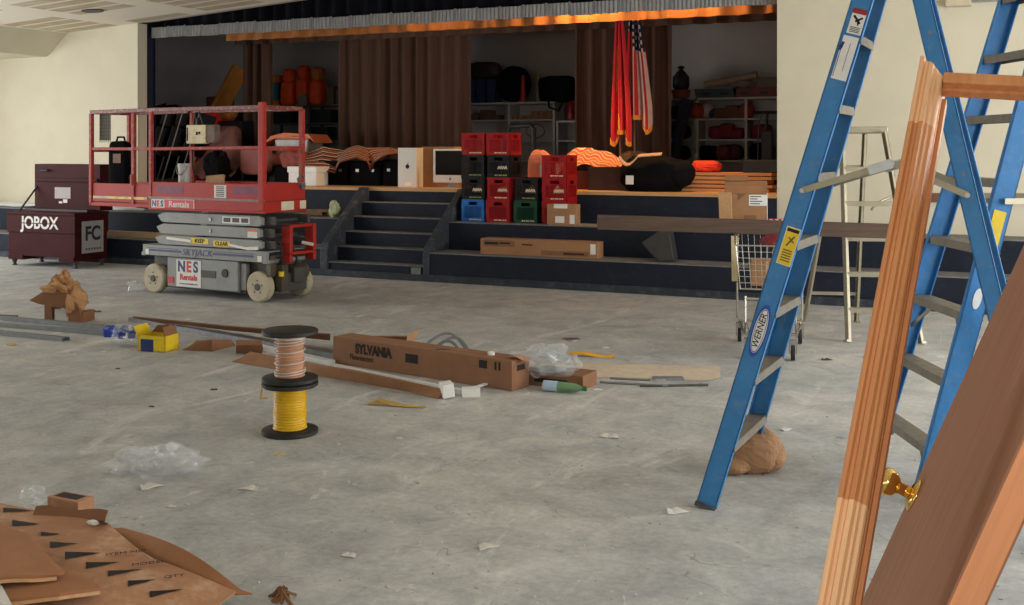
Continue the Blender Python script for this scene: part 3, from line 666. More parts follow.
ball('dull orange basketball at the left of the ball shelf', 697, VS+.0, 1.785+.3-.0, .12, M_basket).location.z = 2.095
ball('dull orange basketball at the right of the ball shelf', 747, VS+.12, 2.095, .12, M_basket)
tt = ball('white and blue volleyball between cartons on the right shelf', 707, VS+.1, 2.095, .125, mat('dim_white_ball', (170, 160, 156), .6), False)
part('blue_panel', tt, mat('ball_blue', (40, 48, 96), .6), lambda b: b.blob((.02, -.012, .11), (.23, .23, .2), 12, 18), smooth=True)
ball('dark red ball on the lower right shelf', 723, VS+.0, 1.465, .12, mat('dark_red_ball', (96, 34, 32), .6), False)
for px, w, h, lb in ((722, .2, .16, 'brown carton left of the row on the top right shelf'), (733, .2, .2, 'tallest brown carton in the row on the top right shelf'), (742, .12, .15, 'brown carton by the upright on the top right shelf')):
    shelfbox('small_carton', lb, 'cardboard box', px, VS+.16, 2.095, w, .2, h, M_brownbox)
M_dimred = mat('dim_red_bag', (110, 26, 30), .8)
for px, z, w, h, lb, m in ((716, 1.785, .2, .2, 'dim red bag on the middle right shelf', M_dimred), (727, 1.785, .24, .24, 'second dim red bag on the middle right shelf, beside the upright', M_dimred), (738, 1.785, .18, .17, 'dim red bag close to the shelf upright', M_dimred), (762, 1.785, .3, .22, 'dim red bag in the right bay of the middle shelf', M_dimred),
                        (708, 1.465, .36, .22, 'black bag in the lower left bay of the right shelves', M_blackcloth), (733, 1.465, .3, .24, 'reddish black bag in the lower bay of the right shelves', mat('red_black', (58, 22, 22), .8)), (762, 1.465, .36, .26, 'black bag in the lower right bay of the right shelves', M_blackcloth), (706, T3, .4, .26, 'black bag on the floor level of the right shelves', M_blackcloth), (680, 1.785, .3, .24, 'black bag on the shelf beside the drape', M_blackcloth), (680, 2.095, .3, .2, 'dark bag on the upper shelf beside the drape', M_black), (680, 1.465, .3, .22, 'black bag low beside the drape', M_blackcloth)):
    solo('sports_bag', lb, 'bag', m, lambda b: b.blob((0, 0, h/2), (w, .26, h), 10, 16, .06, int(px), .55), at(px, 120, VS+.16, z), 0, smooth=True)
solo('leaning_ski_bag', 'long dark blue bag leaning against the right shelves', 'bag', M_bluecloth, lambda b: b.tube([(-.16, 0, .06), (-.08, .06, .7), (.05, .1, 1.28)], .07, 12, r2=.1), at(682, 150, VS-.32, T3), 0, smooth=True)
t = thing('floor_polisher', 'black upright machine with a loop handle in front of the right shelves', 'machine', at(766, 150, VS-.3, T3))
part('machine_body', t, M_black, lambda b: (b.box((-.12, -.15, 0), (.16, .15, .3)), b.box((-.06, -.06, .3), (.1, .06, .8))), bevel=.02)
part('handle', t, M_black, lambda b: (b.tube([(.0, 0, .8), (.02, 0, 1.06)], .02), b.tube([(-.2, 0, 1.06), (.24, 0, 1.06)], .022)))
solo('bent_rod', 'thin grey bent rod leaning in front of the right shelves', 'rod', mat('grey_rod', (120, 114, 108), .5), lambda b: b.tube([(0, 0, 0), (0, .1, .9), (.04, .1, 1.02), (.1, .1, 1.0), (.12, .08, .85), (.1, 0, 0)], .008, 6), at(757, 150, VS-.16, T3))
# black hand-truck frame behind the crates
t = thing('hand_truck', 'black hand truck with a squared loop handle standing behind the crates', 'hand truck', (onv(520, 150, 14.7)[0], 14.7, T3))
part('frame', t, M_black, lambda b: b.tube([(-.26, 0, .12), (-.26, 0, .72), (-.2, -.02, .74), (-.15, 0, .86), (.17, 0, .87), (.22, 0, .82), (.22, 0, .12)], .035, 10), smooth=True)
part('toe_plate', t, M_black, lambda b: b.box((-.28, -.26, 0), (.26, .02, .02)))
for x in (-.24, .2): part('wheel', t, M_rubber, lambda b: b.lathe([(.03, -.03), (.12, -.03), (.12, .03), (.03, .03)], (x, .08, .12), 'x', 20))
# ---- rear left: metal shelving, orange bins, tote
M_dkmetal = mat('dim_metal', (96, 100, 104), .5, .5)
u0, u1 = midx(268), midx(350); t = thing('metal_shelving', 'thin grey metal shelving under the orange bins', 'shelves', ((u0+u1)/2, VS, T3)); hw = (u1-u0)/2
for x in (-hw, .02, hw): part('post', t, M_dkmetal, lambda b: (b.box((x-.02, -.02, 0), (x+.02, .02, 1.31)), b.box((x-.02, .38, 0), (x+.02, .42, 1.31))))
for z in (.35, .66, .97, 1.29): part('shelf', t, M_dkmetal, lambda b: b.box((-hw-.02, -.02, z), (hw+.02, .42, z+.022)))
M_or = mat('orange_bin', (238, 76, 28), .6, var=.08); M_oy = mat('orange_yellow', (190, 110, 34), .6, var=.1); M_teal = mat('teal_bin', (34, 104, 116), .6, var=.1)
ZB = T3 + 1.312
for px, h, lb in ((289, .45, 'tall orange bag standing left in the row on the metal shelves'), (304, .5, 'tall orange bag in the middle of the row, behind the small grey box'), (318, .46, 'tall orange bag on the right end of the row')):
    p = at(px, 100, VS+.15, ZB)
    t = thing('orange_bag', lb, 'bag', p, 0, 'orange bags on the metal shelves')
    part('bag_body', t, M_or, lambda b: b.blob((0, 0, h/2), (.245, .26, h*1.0), 12, 18, .04, px, .45), smooth=True)
    t = thing('orange_bag', 'folded %s bundle on top of the %s tall orange bag' % (('dull orange-yellow', 'right') if px == 318 else ('orange', 'left' if px == 289 else 'middle')), 'bag', p + Vector((.01, 0, h-.02)), 0, 'folded bundles on the orange bags')
    part('bag_body', t, M_oy if px == 318 else M_or, lambda b: b.blob((0, 0, .12), (.22, .24, .26), 10, 18, .07, px+1, .6), smooth=True)
shelfbox('grey_box', 'small grey carton in front of the middle orange bag', 'box', 302.5, VS-.0, ZB, .19, .05, .2, mat('dim_grey_carton', (136, 118, 104), .8))
for i, (z, h, m, lb) in enumerate(((0, .11, M_oy, 'yellow-orange bin at the bottom of the small stack by the drape'), (.11, .32, M_teal, 'teal bin in the middle of the small stack by the drape'), (.43, .15, M_oy, 'yellow-orange bin on top of the teal bin'))):
    shelfbox('stacked_bin', lb, 'bin', 275, VS+.15, ZB+z, .2, .24, h-.004, m)
for px, h, lb in ((334, .34, 'dim box beside the orange bags on the metal shelves'), (343, .28, 'second dim box at the end of the metal shelves')):
    shelfbox('dim_box', lb, 'box', px, VS+.2, ZB, .15, .25, h, mat('dim_tan', (92, 76, 60), .8))
for px, z, lb in ((290, .372, 'black box on the low left metal shelf'), (286, .992, 'black box on the upper left metal shelf'), (325, .992, 'dark box on the upper right metal shelf'), (322, .682, 'dark box on the middle right metal shelf')):
    shelfbox('black_box', lb, 'box', px, VS+.2, T3+z, .42, .3, .24, M_black)
t = thing('storage_tote', 'clear plastic tote with an orange lid behind the lift rail', 'tote', (onv(299, 150, 14.5)[0], 14.5, T3+.42))
part('tote_body', t, mat('cloudy_plastic', (150, 136, 124), .35, var=.2, scale=8), lambda b: b.prism([(-.29, 0), (.29, 0), (.33, .27), (-.33, .27)], -.2, .2, 'y'), bevel=.02)
part('lid', t, mat('orange_lid', (214, 110, 60), .6, var=.1), lambda b: (b.box((-.38, -.24, .27), (.39, .24, .3)), b.prism([(-.5, .19), (-.3, .27), (.1, .31), (.36, .3), (.47, .2), (.36, .335), (-.1, .36), (-.36, .31)], -.25, .25, 'y')))
t = carton('dark_chest', 'dark trunk carrying the clear plastic tote', (onv(299, 150, 14.5)[0], 14.5, T3), 0, .8, .5, .42, M_black); t['category'] = 'trunk'
# leaning padded board and red box at the back left
t = thing('padded_board', 'golden brown padded board leaning beside the narrow drape', 'board', (onv(236, 110, 16.2)[0]-.35, 15.95, T3))
part('board', t, mat('golden_brown', (176, 112, 40), .8, var=.1), lambda b: b.bar((0, 0, 1.0), (.42, .3, 2.0), .34, .1, (1, -.4, -.4)), bevel=.03)
part('support_frame', t, M_black, lambda b: (b.box((-.3, -.1, 0), (.4, .35, .98))))
def mauve_chair(label, loc, rotz, w, h, seed):
    t = thing('upholstered_chair', label, 'chair', loc, rotz, 'mauve upholstered chairs')
    m = mat('mauve_upholstery', (140, 84, 78), .95, var=.14, scale=14)
    part('backrest', t, m, lambda b: b.blob((0, .22, h*.62), (w, .16, h*.76), 12, 20, .03, seed, .4), smooth=True)
    part('seat', t, m, lambda b: b.blob((0, -.05, .36), (w*1.02, .6, .2), 10, 20, .03, seed+1, .4), smooth=True)
    for x in (-w*.42, w*.42):
        part('leg', t, M_black, lambda b: b.bar((x, -.26, 0), (x, -.24, .3), .04, .04)); part('leg', t, M_black, lambda b: b.bar((x, .26, 0), (x, .24, .5), .04, .04))
    return t
mauve_chair('mauve upholstered chair with a tall back behind the lift controls', (onv(232, 150, 14.8)[0], 14.9, T3), PI, .52, .9, 4)
mauve_chair('low mauve upholstered chair behind the big red post of the lift', (onv(269, 160, 14.2)[0], 14.15, T3), PI-.15, .62, .56, 9)
def heap(s, q):
    u = -.6 + 1.05*s
    return (u + .05*math.sin(9*q), -.3 - .36*q + .05*math.sin(12*s+5*q), .08 + .78*(1-q)*math.exp(-((s-.62)/.42)**2) + .03*math.sin(20*s+8*q))
solo('draped_sheet', 'dusky mauve sheet sagging over the chair behind the lift', 'cloth', mat('dusky_mauve', (120, 78, 72), .95, var=.15), lambda b: b.grid(heap, 36, 24, .015), (onv(232, 160, 14.4)[0], 14.5, T3), 0, smooth=True)
# black folding chairs leaning with bright legs
for i, (px, lb) in enumerate(((158, 'black folding chair leaning at the far left of the stage'), (168, 'second black folding chair from the left with bright legs'), (180, 'black folding chair nearest the lift control box'))):
    t = thing('folding_chair', lb, 'chair', (onv(px, 150, 14.0)[0], 14.0+.12*i, T3), .3, 'black folding chairs leaning at the left of the stage')
    part('seat', t, M_black, lambda b: b.bar((.0, .06, .42), (.12, .12, .86), .42, .03, (1, -.6, 0)), bevel=.01)
    part('backrest', t, M_black, lambda b: b.bar((.14, .14, .88), (.2, .17, 1.1), .42, .03, (1, -.6, 0)), bevel=.01)
    for y in (-.1, .26): part('leg', t, M_steel, lambda b: b.tube([(-.12, y-.06, 0), (.2, y+.0, 1.1)], .012, 8))
solo('black_cloth_pile', 'black cloth pile between the folding chairs and the mauve chair', 'cloth', M_blackcloth, lambda b: b.blob((0, 0, .24), (.42, .4, .52), 14, 20, .2, 14), (onv(216, 180, 13.7)[0], 13.75, T3))
solo('black_cloth_pile', 'tall black covered heap behind the folding chairs', 'cloth', M_blackcloth, lambda b: b.blob((0, 0, .66), (.9, .7, 1.25), 14, 22, .1, 15, .7), (onv(166, 150, 15.4)[0], 15.4, T3))
t = carton('red_box', 'bright red box standing behind the lift control box', (onv(207, 120, 15.0)[0], 15.0, T3), 0, .42, .3, 1.2, mat('bright_red_box', (214, 40, 30), .6)); t['category'] = 'box'
solo('colourful_bag', 'bag with yellow, green and red patches right of the red box', 'bag', mat('green_yellow_bag', (150, 120, 40), .8, var=.1, rgb2=(170, 40, 30), scale=7), lambda b: b.blob((0, 0, .1), (.4, .3, .2), 10, 16, .15, 6, .7), (onv(225, 120, 15.2)[0], 15.2, T3+1.0), 0)
t = carton('black_chest', 'black trunk below the colourful bag behind the mauve chair', (onv(234, 120, 15.2)[0], 15.2, T3), 0, .6, .36, 1.0, M_black); t['category'] = 'trunk'
t = carton('red_box', 'dull red box on the dark trunk below the padded board', (onv(207, 120, 15.9)[0]-.2, 16.5, T3+1.25), 0, .5, .2, .25, mat('dull_red_box', (120, 56, 44), .7)); t['category'] = 'box'
t = carton('black_chest', 'tall black cabinet carrying the dull red box at the back left', (onv(207, 120, 15.9)[0]-.2, 16.55, T3), 0, .9, .4, 1.25, M_black); t['category'] = 'cabinet'
# ================================================================= scissor lift (local x along its side, y away from the viewer)
L0 = thing('scissor_lift', 'red and grey scissor lift with a railed platform parked before the stage', 'scissor lift', (-9.22, 9.78, 0), math.radians(-5))
WD = .72                                                           # overall width
def wheel(x, y0, r=.165, w=.1, out=-1):
    t = part('wheel', L0, M_cream, lambda b: b.lathe([(r*.66, 0), (r*.9, 0), (r, .015), (r, w-.015), (r*.9, w), (r*.66, w)], (x, y0, r), 'y', 36), smooth=True)
    rim = part('rim', t, mat('cream_rim', (216, 200, 164), .6, .1, var=.15), lambda b: b.lathe([(.02, .02), (r*.5, .035), (r*.66, .012), (r*.7, .012), (r*.7, w-.012), (.02, w-.02)] if out < 0 else [(.02, .02), (r*.7, .012), (r*.7, w-.012), (r*.66, w-.012), (r*.5, w-.035), (.02, w-.02)], (x, y0, r), 'y', 32))
    yy = y0 + (.0 if out < 0 else w)
    part('hub', t, M_greydark, lambda b: b.lathe([(.035, -.012), (.045, .03), (.03, .04)] if out < 0 else [(.03, -.03), (.045, -.02), (.035, .012)], (x, yy, r), 'y', 16))
    part('lug_nuts', t, M_greydark, lambda b: [b.lathe([(.009, -.004), (.009, .03)] if out < 0 else [(.009, -.03), (.009, .004)], (x + r*.42*math.cos(a), yy+.0, r + r*.42*math.sin(a)), 'y', 8) for a in [2*PI*i/5+.3 for i in range(5)]])
for x in (.05, 1.64):
    wheel(x, 0, out=-1); wheel(x, WD-.1, out=1)
part('chassis', L0, M_greydark, lambda b: (b.box((-.06, .12, .12), (1.74, WD-.12, .42)), b.box((.2, .06, .07), (1.42, WD-.06, .14)), b.box((1.72, .16, .1), (1.84, WD-.16, .3)), b.box((1.8, .3, .2), (1.9, .5, .36)), b.bar((.05, .1, .165), (.05, WD-.1, .165), .06, .06), b.bar((1.64, .1, .165), (1.64, WD-.1, .165), .06, .06)), bevel=.006)
tray = part('battery_box', L0, M_greypaint, lambda b: (b.box((.27, .01, .09), (1.35, .1, .42)), b.box((1.36, .04, .11), (1.44, .1, .4))), bevel=.008)
part('key_switch', tray, M_black, lambda b: b.lathe([(.045, -.012), (.05, .02)], (1.16, .01, .285), 'y', 20))
part('latch', tray, M_greydark, lambda b: b.box((.8, .004, .22), (1.02, .012, .3)))
part('deck_skirt', L0, M_greypaint, lambda b: (b.box((-.1, -.015, .43), (1.78, .03, .545)), b.box((-.1, WD-.03, .43), (1.78, WD+.015, .545)), b.box((-.1, -.015, .535), (1.78, WD+.015, .55)), b.box((-.14, .0, .42), (-.08, WD, .46)), b.box((1.74, -.03, .42), (1.8, WD, .46))), bevel=.004)
part('blue_stripe', L0, mat('faded_blue', (70, 72, 120), .5, var=.2), lambda b: (b.box((-.03, -.018, .478), (.52, -.0165, .502)), b.box((1.0, -.018, .478), (1.6, -.0165, .502)), b.box((-.03, -.018, .512), (.48, -.0165, .518)), b.box((1.04, -.018, .512), (1.6, -.0165, .518))))
M_ltblue = mat('ladder_word_blue', (78, 78, 128), .5, var=0)
text('SKYJACK', .1, M_ltblue, L0, (.76, -.018, .488), shear=.25, wx=1.15)
part('reflector', L0, M_white, lambda b: (b.box((-.05, -.02, .44), (.0, -.0165, .5)), b.box((1.66, -.02, .44), (1.72, -.0165, .5))))
# folded scissor arms, each one a beam of its own, front and rear
ZS = [(.56, .665), (.68, .795), (.81, .925)]
for k, (z0, z1) in enumerate(ZS):
    for y in (.0, WD-.06):
        x0, x1 = .14 + .02*k, 1.70 - .02*(k % 2)
        part('scissor_arm', L0, M_greypaint, lambda b: b.prism([(x0, z0+.01), (x0+.05, z0), (x1-.05, z0), (x1, z0+.02), (x1, z1-.02), (x1-.05, z1), (x0+.05, z1), (x0-.06, (z0+z1)/2+.02)], y, y+.05, 'y'), bevel=.005)
        part('inner_scissor_arm', L0, M_greydark, lambda b: b.box((x0+.12, (y+.06 if y < .3 else y-.06), z0+.015), (x1+.12, (y+.1 if y < .3 else y-.02), z1-.01)))
part('pivot_pin', L0, M_galv, lambda b: [b.tube([(x, -.012, z), (x, WD+.012, z)], .02, 12) for x, z in ((.95, .74), (.95, .865))])
for x, z in ((.2, .7), (1.66, .7), (.2, .86), (1.66, .86), (.24, .6), (1.6, .6)): part('cross_tube', L0, M_greydark, lambda b: b.tube([(x, .05, z), (x, WD-.05, z)], .022, 10))
part('serial_plate', L0, M_paper, lambda b: b.box((1.13, -.002, .83), (1.53, -.0005, .905)))
part('serial_squares', L0, M_greydark, lambda b: [b.box((1.15+i*.13, -.0035, .845), (1.25+i*.13, -.0022, .892)) for i in range(3)])
part('warning_label', L0, M_paper, lambda b: b.box((1.5, -.002, .69), (1.64, -.0005, .765)))
part('warning_header', L0, mat('orange_print', (220, 110, 60), .5, var=0), lambda b: b.box((1.5, -.0035, .755), (1.64, -.0022, .778)))
kc = part('keep_clear_label', L0, M_yellow, lambda b: (b.box((.66, -.004, .59), (.92, -.0005, .65)), b.box((1.0, -.004, .575), (1.24, -.0005, .635))))
part('safety_bar', L0, M_white, lambda b: b.bar((.28, -.008, .635), (.66, -.008, .615), .01, .028)); part('safety_bar', L0, M_white, lambda b: (b.bar((1.24, -.008, .6), (1.5, -.008, .57), .01, .028), b.bar((1.5, -.008, .57), (1.66, -.008, .58), .01, .035)))
text('KEEP', .062, M_ink, kc, (.79, -.0055, .62), wx=1.1, bold=.001); text('CLEAR', .058, M_ink, kc, (1.12, -.0055, .604), wx=1.1, bold=.001)
# decals on the battery box
dc = part('rental_sticker', tray, M_paper, lambda b: b.box((.42, .004, .1), (.8, .0085, .4)))
text('N', .165, M_navy, dc, (.50, .003, .32), wx=.95, bold=.006); text('E', .165, M_redink, dc, (.615, .003, .32), wx=.95, bold=.006); text('S', .165, M_navy, dc, (.72, .003, .32), wx=.95, bold=.006)
text('Rentals', .088, M_redink, dc, (.61, .003, .205), wx=1.05, bold=.003); text('www.nesrentals.com', .03, M_navy, dc, (.61, .003, .135), wx=1.1)
part('small_sticker', tray, M_redink, lambda b: b.box((.29, .004, .13), (.37, .0085, .2)))
PD = .62                                                           # the platform is narrower than the wheels
# platform
plat = part('platform', L0, M_redclean, lambda b: (b.box((0, -.02, .955), (1.76, .02, 1.08)), b.box((0, PD-.02, .955), (1.76, PD+.02, 1.08)), b.box((1.72, -.02, .955), (1.76, PD+.02, 1.08)), b.box((0, -.015, 1.0), (1.74, PD+.015, 1.03)), b.box((0, -.03, .95), (1.77, .0, .975))), bevel=.006)
part('toe_board', L0, M_redclean, lambda b: (b.box((0.03, -.012, 1.08), (1.74, .012, 1.265)), b.box((0.03, PD-.012, 1.08), (1.74, PD+.012, 1.265)), b.box((1.73, -.012, 1.08), (1.752, PD+.012, 1.265))), bevel=.004)
part('platform_edge_strip', L0, mat('greyed_strip', (150, 120, 120), .6, var=.3), lambda b: (b.box((0, -.025, 1.075), (1.76, -.012, 1.1)), b.box((.05, -.0275, 1.078), (1.62, -.0255, 1.092))))
part('faded_blue_lettering', L0, mat('faded_violet', (126, 60, 92), .6, var=.3), lambda b: (b.box((.12, -.0135, 1.14), (.55, -.0125, 1.22)), b.box((1.3, -.0135, 1.15), (1.66, -.0125, 1.23))))
part('document_sticker', L0, M_paper, lambda b: b.box((1.02, -.0145, 1.105), (1.2, -.013, 1.245)))
part('sticker_print', L0, M_greydark, lambda b: [b.box((1.05, -.016, 1.12+.02*i), (1.17, -.0147, 1.131+.02*i)) for i in range(6)])
ns = part('rental_strip', L0, M_paper, lambda b: b.box((.05, -.0245, .965), (.26, -.021, 1.072)))
nr = part('rental_strip_red', L0, M_redink, lambda b: b.box((.26, -.0245, .965), (.72, -.021, 1.072)))
part('strip_border', nr, M_paper, lambda b: (b.box((.72, -.025, .96), (.73, -.021, 1.077)), b.box((.26, -.025, 1.07), (.73, -.021, 1.077))))
text('N', .095, M_navy, ns, (.095, -.026, 1.018), wx=.9, bold=.003); text('E', .095, M_redink, ns, (.158, -.026, 1.018), wx=.9, bold=.003); text('S', .095, M_navy, ns, (.22, -.026, 1.018), wx=.9, bold=.003)
text('Rentals', .095, M_paper, nr, (.49, -.026, 1.018), wx=1.15, bold=.002)
for a in ((.24, .975, .44, 1.07), (.54, .98, .64, 1.07)): part('data_plate', L0, mat('cream_plate', (214, 204, 180), .5, var=.1), lambda b: b.box((1.7605, a[0], a[1]), (1.7635, a[2], a[3])))
M_paintspat = mat('paint_spattered_red', (122, 52, 44), .5, var=.15, scale=12, dirt=(176, 160, 148), dirtscale=26, dirtamt=.9)
def railbar(name, m, segs, w=.042, h=.042): return part(name, L0, m, lambda b: [b.bar(p, q, w, h, (0, 1, 0) if abs(p[2]-q[2]) > .1 else (0, 0, 1)) for p, q in segs], bevel=.006)
YF, YR = .0, PD
railbar('top_rail', M_paintspat, [((0, YF, 2.085), (1.68, YF, 2.085)), ((0, YR, 2.085), (1.68, YR, 2.085))], .042, .046)
railbar('top_rail', M_paintspat, [((1.72, YF, 2.085), (1.72, YR, 2.085))], .042, .046)
railbar('middle_rail', M_redpaint, [((0, YF, 1.64), (1.7, YF, 1.655)), ((0, YR, 1.64), (1.7, YR, 1.655)), ((1.72, YF, 1.64), (1.72, YR, 1.64))], .034, .036)
for y in (YF, YR):
    part('rail_post', L0, M_redpaint, lambda b: b.bar((.02, y, 1.0), (.02, y, 2.07), .042, .042, (0, 1, 0)), bevel=.006)
part('main_post', L0, M_redclean, lambda b: b.bar((1.72, -.012, .98), (1.72, -.012, 2.14), .075, .055, (0, 1, 0)), bevel=.008)
part('rail_post', L0, M_redpaint, lambda b: b.bar((1.72, YR, 1.0), (1.72, YR, 2.08), .055, .05, (0, 1, 0)), bevel=.006)
part('gate_chain_hook', L0, M_galv, lambda b: (b.tube([(1.77, PD-.1, 1.25), (1.78, PD-.14, 1.31), (1.77, PD-.06, 1.36), (1.77, PD-.02, 1.32)], .01, 6), b.box((1.755, PD-.08, 1.2), (1.79, PD-.02, 1.27))))
# roll-out deck extension on the left
part('extension_deck', L0, M_redclean, lambda b: (b.box((-1.05, .02, .965), (.02, .05, 1.06)), b.box((-1.05, PD-.05, .965), (.02, PD-.02, 1.06)), b.box((-1.05, .02, 1.0), (.02, PD-.02, 1.03)), b.box((-1.06, .02, .965), (-1.02, PD-.02, 1.2))), bevel=.006)
for y in (.025, PD-.04): part('extension_toe_board', L0, M_redclean, lambda b: b.box((-1.0, y, 1.06), (-.02, y+.015, 1.235)), bevel=.004)
part('striped_step_edge', L0, mat('cream_strip', (200, 184, 150), .6, var=.2), lambda b: b.box((-.98, .012, 1.055), (-.06, .03, 1.085)))
part('yellow_hazard_mark', L0, M_yellow, lambda b: [b.prism([(x, 1.058), (x+.1, 1.058), (x+.13, 1.083), (x+.03, 1.083)], .009, .0115, 'y') for x in (-.7, -.54, -.38, -.22)])
railbar('extension_top_rail', M_paintspat, [((-1.04, .03, 2.075), (0, .03, 2.085)), ((-1.04, PD-.03, 2.075), (0, PD-.03, 2.085)), ((-1.03, .03, 2.075), (-1.03, PD-.03, 2.075))], .042, .046)
railbar('extension_middle_rail', M_redpaint, [((-1.03, .03, 1.64), (0, .03, 1.64)), ((-1.03, PD-.03, 1.64), (0, PD-.03, 1.64)), ((-1.03, .03, 1.62), (-1.03, PD-.03, 1.62))], .034, .036)
for y in (.03, PD-.03):
    for x in ((-1.03, -.3) if y < .1 else (-1.03,)): part('rail_post', L0, M_redpaint, lambda b: b.bar((x, y, 1.0), (x, y, 2.06), .045, .045, (0, 1, 0)), bevel=.005)
part('post_socket', L0, M_redpaint, lambda b: b.tube([(-.3, .02, 1.22), (-.3, .02, 1.34)], .036, 10))
CY = PD - .0
cb = part('control_box', L0, mat('cream_control_box', (222, 206, 160), .5, var=.06, dirt=(120, 104, 80), dirtscale=12), lambda b: b.box((.09, CY-.16, 1.70), (.40, CY-.09, 1.92)), bevel=.008)
part('joystick_guard', cb, M_black, lambda b: (b.tube([(.18, CY-.13, 1.91), (.21, CY-.13, 2.06), (.27, CY-.13, 2.07), (.34, CY-.13, 1.92)], .012, 8), b.tube([(.24, CY-.125, 1.91), (.24, CY-.125, 2.0)], .02, 10)))
part('decal_print', cb, M_ink, lambda b: (b.box((.25, CY-.1625, 1.80), (.28, CY-.1605, 1.84)), b.box((.29, CY-.1625, 1.81), (.32, CY-.1605, 1.84)), b.box((.1, CY-.1625, 1.73), (.12, CY-.1605, 1.89))))
part('control_bracket', L0, mat('dirty_bracket', (110, 92, 80), .6, var=.3), lambda b: b.box((.405, CY-.15, 1.71), (.54, CY-.06, 1.92)), bevel=.01)
part('control_cable', L0, M_rubber, lambda b: b.tube([(.13, CY-.12, 1.71), (.16, CY-.13, 1.6), (.14, CY-.11, 1.45), (.17, CY-.1, 1.32), (.14, CY-.09, 1.04)], .009, 6))
# entry steps and rear gear
part('entry_ladder', L0, M_redclean, lambda b: (b.box((1.8, .2, .42), (1.92, .25, .82)), b.box((1.8, WD-.14, .42), (1.92, WD-.09, .82)), b.box((1.83, .2, .79), (1.9, WD-.09, .82)), b.box((1.8, .2, .5), (1.92, WD-.09, .53)), b.box((1.7, .3, .66), (1.84, .33, .7))), bevel=.006)
part('drive_motor', L0, mat('oily_motor', (96, 88, 74), .5, .4, var=.25), lambda b: (b.lathe([(.05, 0), (.085, .02), (.085, .26), (.04, .28)], (1.8, .3, .3), 'y', 18), b.box((1.76, .14, .16), (1.86, .24, .4)), b.box((1.74, .03, .28), (1.8, .12, .5))))
part('hydraulic_hose', L0, M_rubber, lambda b: (b.tube([(1.8, .18, .4), (1.88, .12, .5), (1.84, .14, .62), (1.74, .12, .66)], .014, 6), b.tube([(1.84, .36, .36), (1.93, .3, .46), (1.88, .28, .58)], .012, 6)))
part('hydraulic_cap', L0, M_yellow, lambda b: b.lathe([(.03, 0), (.03, .05)], (1.86, .13, .28), 'z', 12))
part('light_lever', L0, M_white, lambda b: b.tube([(1.88, .44, .62), (2.0, .48, .6)], .018, 8))
LM = L0.matrix_basis
# things carried on the platform
t = thing('plastic_bucket', 'whitish plastic bucket standing on the lift platform', 'bucket', LM @ Vector((.16, .36, 1.03)))
part('bucket_body', t, mat('bucket_plastic', (190, 192, 190), .5, var=.12, dirt=(140, 140, 138), dirtscale=14), lambda b: b.lathe([(.01, 0), (.058, 0), (.066, .4), (.072, .4), (.072, .44), (.065, .44), (.053, .015), (.01, .012)], n=28), smooth=True)
part('bail_handle', t, M_steel, lambda b: b.tube([(.16*math.cos(a), .02 - .16*0, .38-.13*math.sin(a)) if False else (.074*math.cos(a), -.055*math.sin(a)-.02, .41-.1*math.sin(a)) for a in [PI*i/12 for i in range(13)]], .005, 6))
solo('wood_scrap', 'pale wood offcut lying on the lift platform right of the bucket', 'wood scrap', mat('pale_offcut', (190, 156, 118), .8, var=.15), lambda b: (b.bar((0, 0, .15), (.24, .02, .17), .04, .3, (0, .3, 1))), LM @ Vector((.45, .42, 1.03)), -.05, bevel=.004)
t = thing('tool_case', 'black rounded case with a pale label standing inside the left end of the lift', 'case', LM @ Vector((-.86, .3, 1.031)))
part('case_body', t, M_blackcloth, lambda b: b.blob((.02, 0, .36), (.3, .14, .68), 12, 20, .02, 3, .35), smooth=True)
part('carry_strap', t, M_blackcloth, lambda b: (b.tube([(-.05, 0, .69), (-.03, 0, .75), (.07, 0, .75), (.09, 0, .69)], .012, 6),))
part('label', t, mat('tan_label', (150, 120, 104), .7), lambda b: b.box((-.03, -.078, .44), (.09, -.073, .55)))
t = thing('mesh_notice', 'grey wire mesh panel hung on the left end rail of the lift', 'mesh panel', LM @ Vector((-.97, .1, 1.72)))
part('panel_sheet', t, mat('panel_grey', (120, 116, 104), .7), lambda b: b.box((-.0, .0, .02), (.17, .006, .34)))
part('mesh_wires', t, M_greydark, lambda b: ([b.box((x*.034, -.004, .0), (x*.034+.005, -.001, .36)) for x in range(6)], [b.box((0, -.005, z*.04), (.175, -.001, z*.04+.005)) for z in range(9)]))
# ================================================================= job-site tool chest
M_chest = mat('maroon_chest', (62, 22, 24), .6, var=.15, scale=4, spec=.1)
J = thing('tool_chest', 'maroon steel job-site tool chest standing open at the far left', 'tool chest', (-13.19, 11.2, 0), .02)
jw, jd = 1.27, .62
part('chest_body', J, M_chest, lambda b: (b.box((0, 0, .47), (jw, jd, .755)), b.box((.012, .012, .14), (jw-.012, jd-.012, .475)), b.box((-.008, -.012, .72), (jw+.008, jd+.01, .76))), bevel=.008)
for x in (.02, jw-.3): part('skid', J, M_chest, lambda b: b.box((x, .0, .09), (x+.28, jd, .16)), bevel=.006)
for x in (.08, jw-.05):
    for y in (.06, jd-.08):
        part('foot', J, M_greydark, lambda b: b.lathe([(.03, 0), (.035, .01), (.02, .03), (.045, .1)], (x, y, 0), 'z', 14))
lid = part('lid', J, M_chest, lambda b: (b.box((.03, jd-.16, .77), (jw+.0, jd-.13, 1.42)), b.box((.03, jd-.16, .77), (.06, jd+.08, 1.42)), b.box((jw-.03, jd-.16, .77), (jw, jd+.08, 1.42)), b.box((.03, jd-.16, 1.39), (jw, jd+.08, 1.42)), b.box((.06, jd-.19, 1.17), (jw-.03, jd-.15, 1.22)), b.box((.03, jd+.06, .77), (jw, jd+.08, 1.42))), bevel=.006)
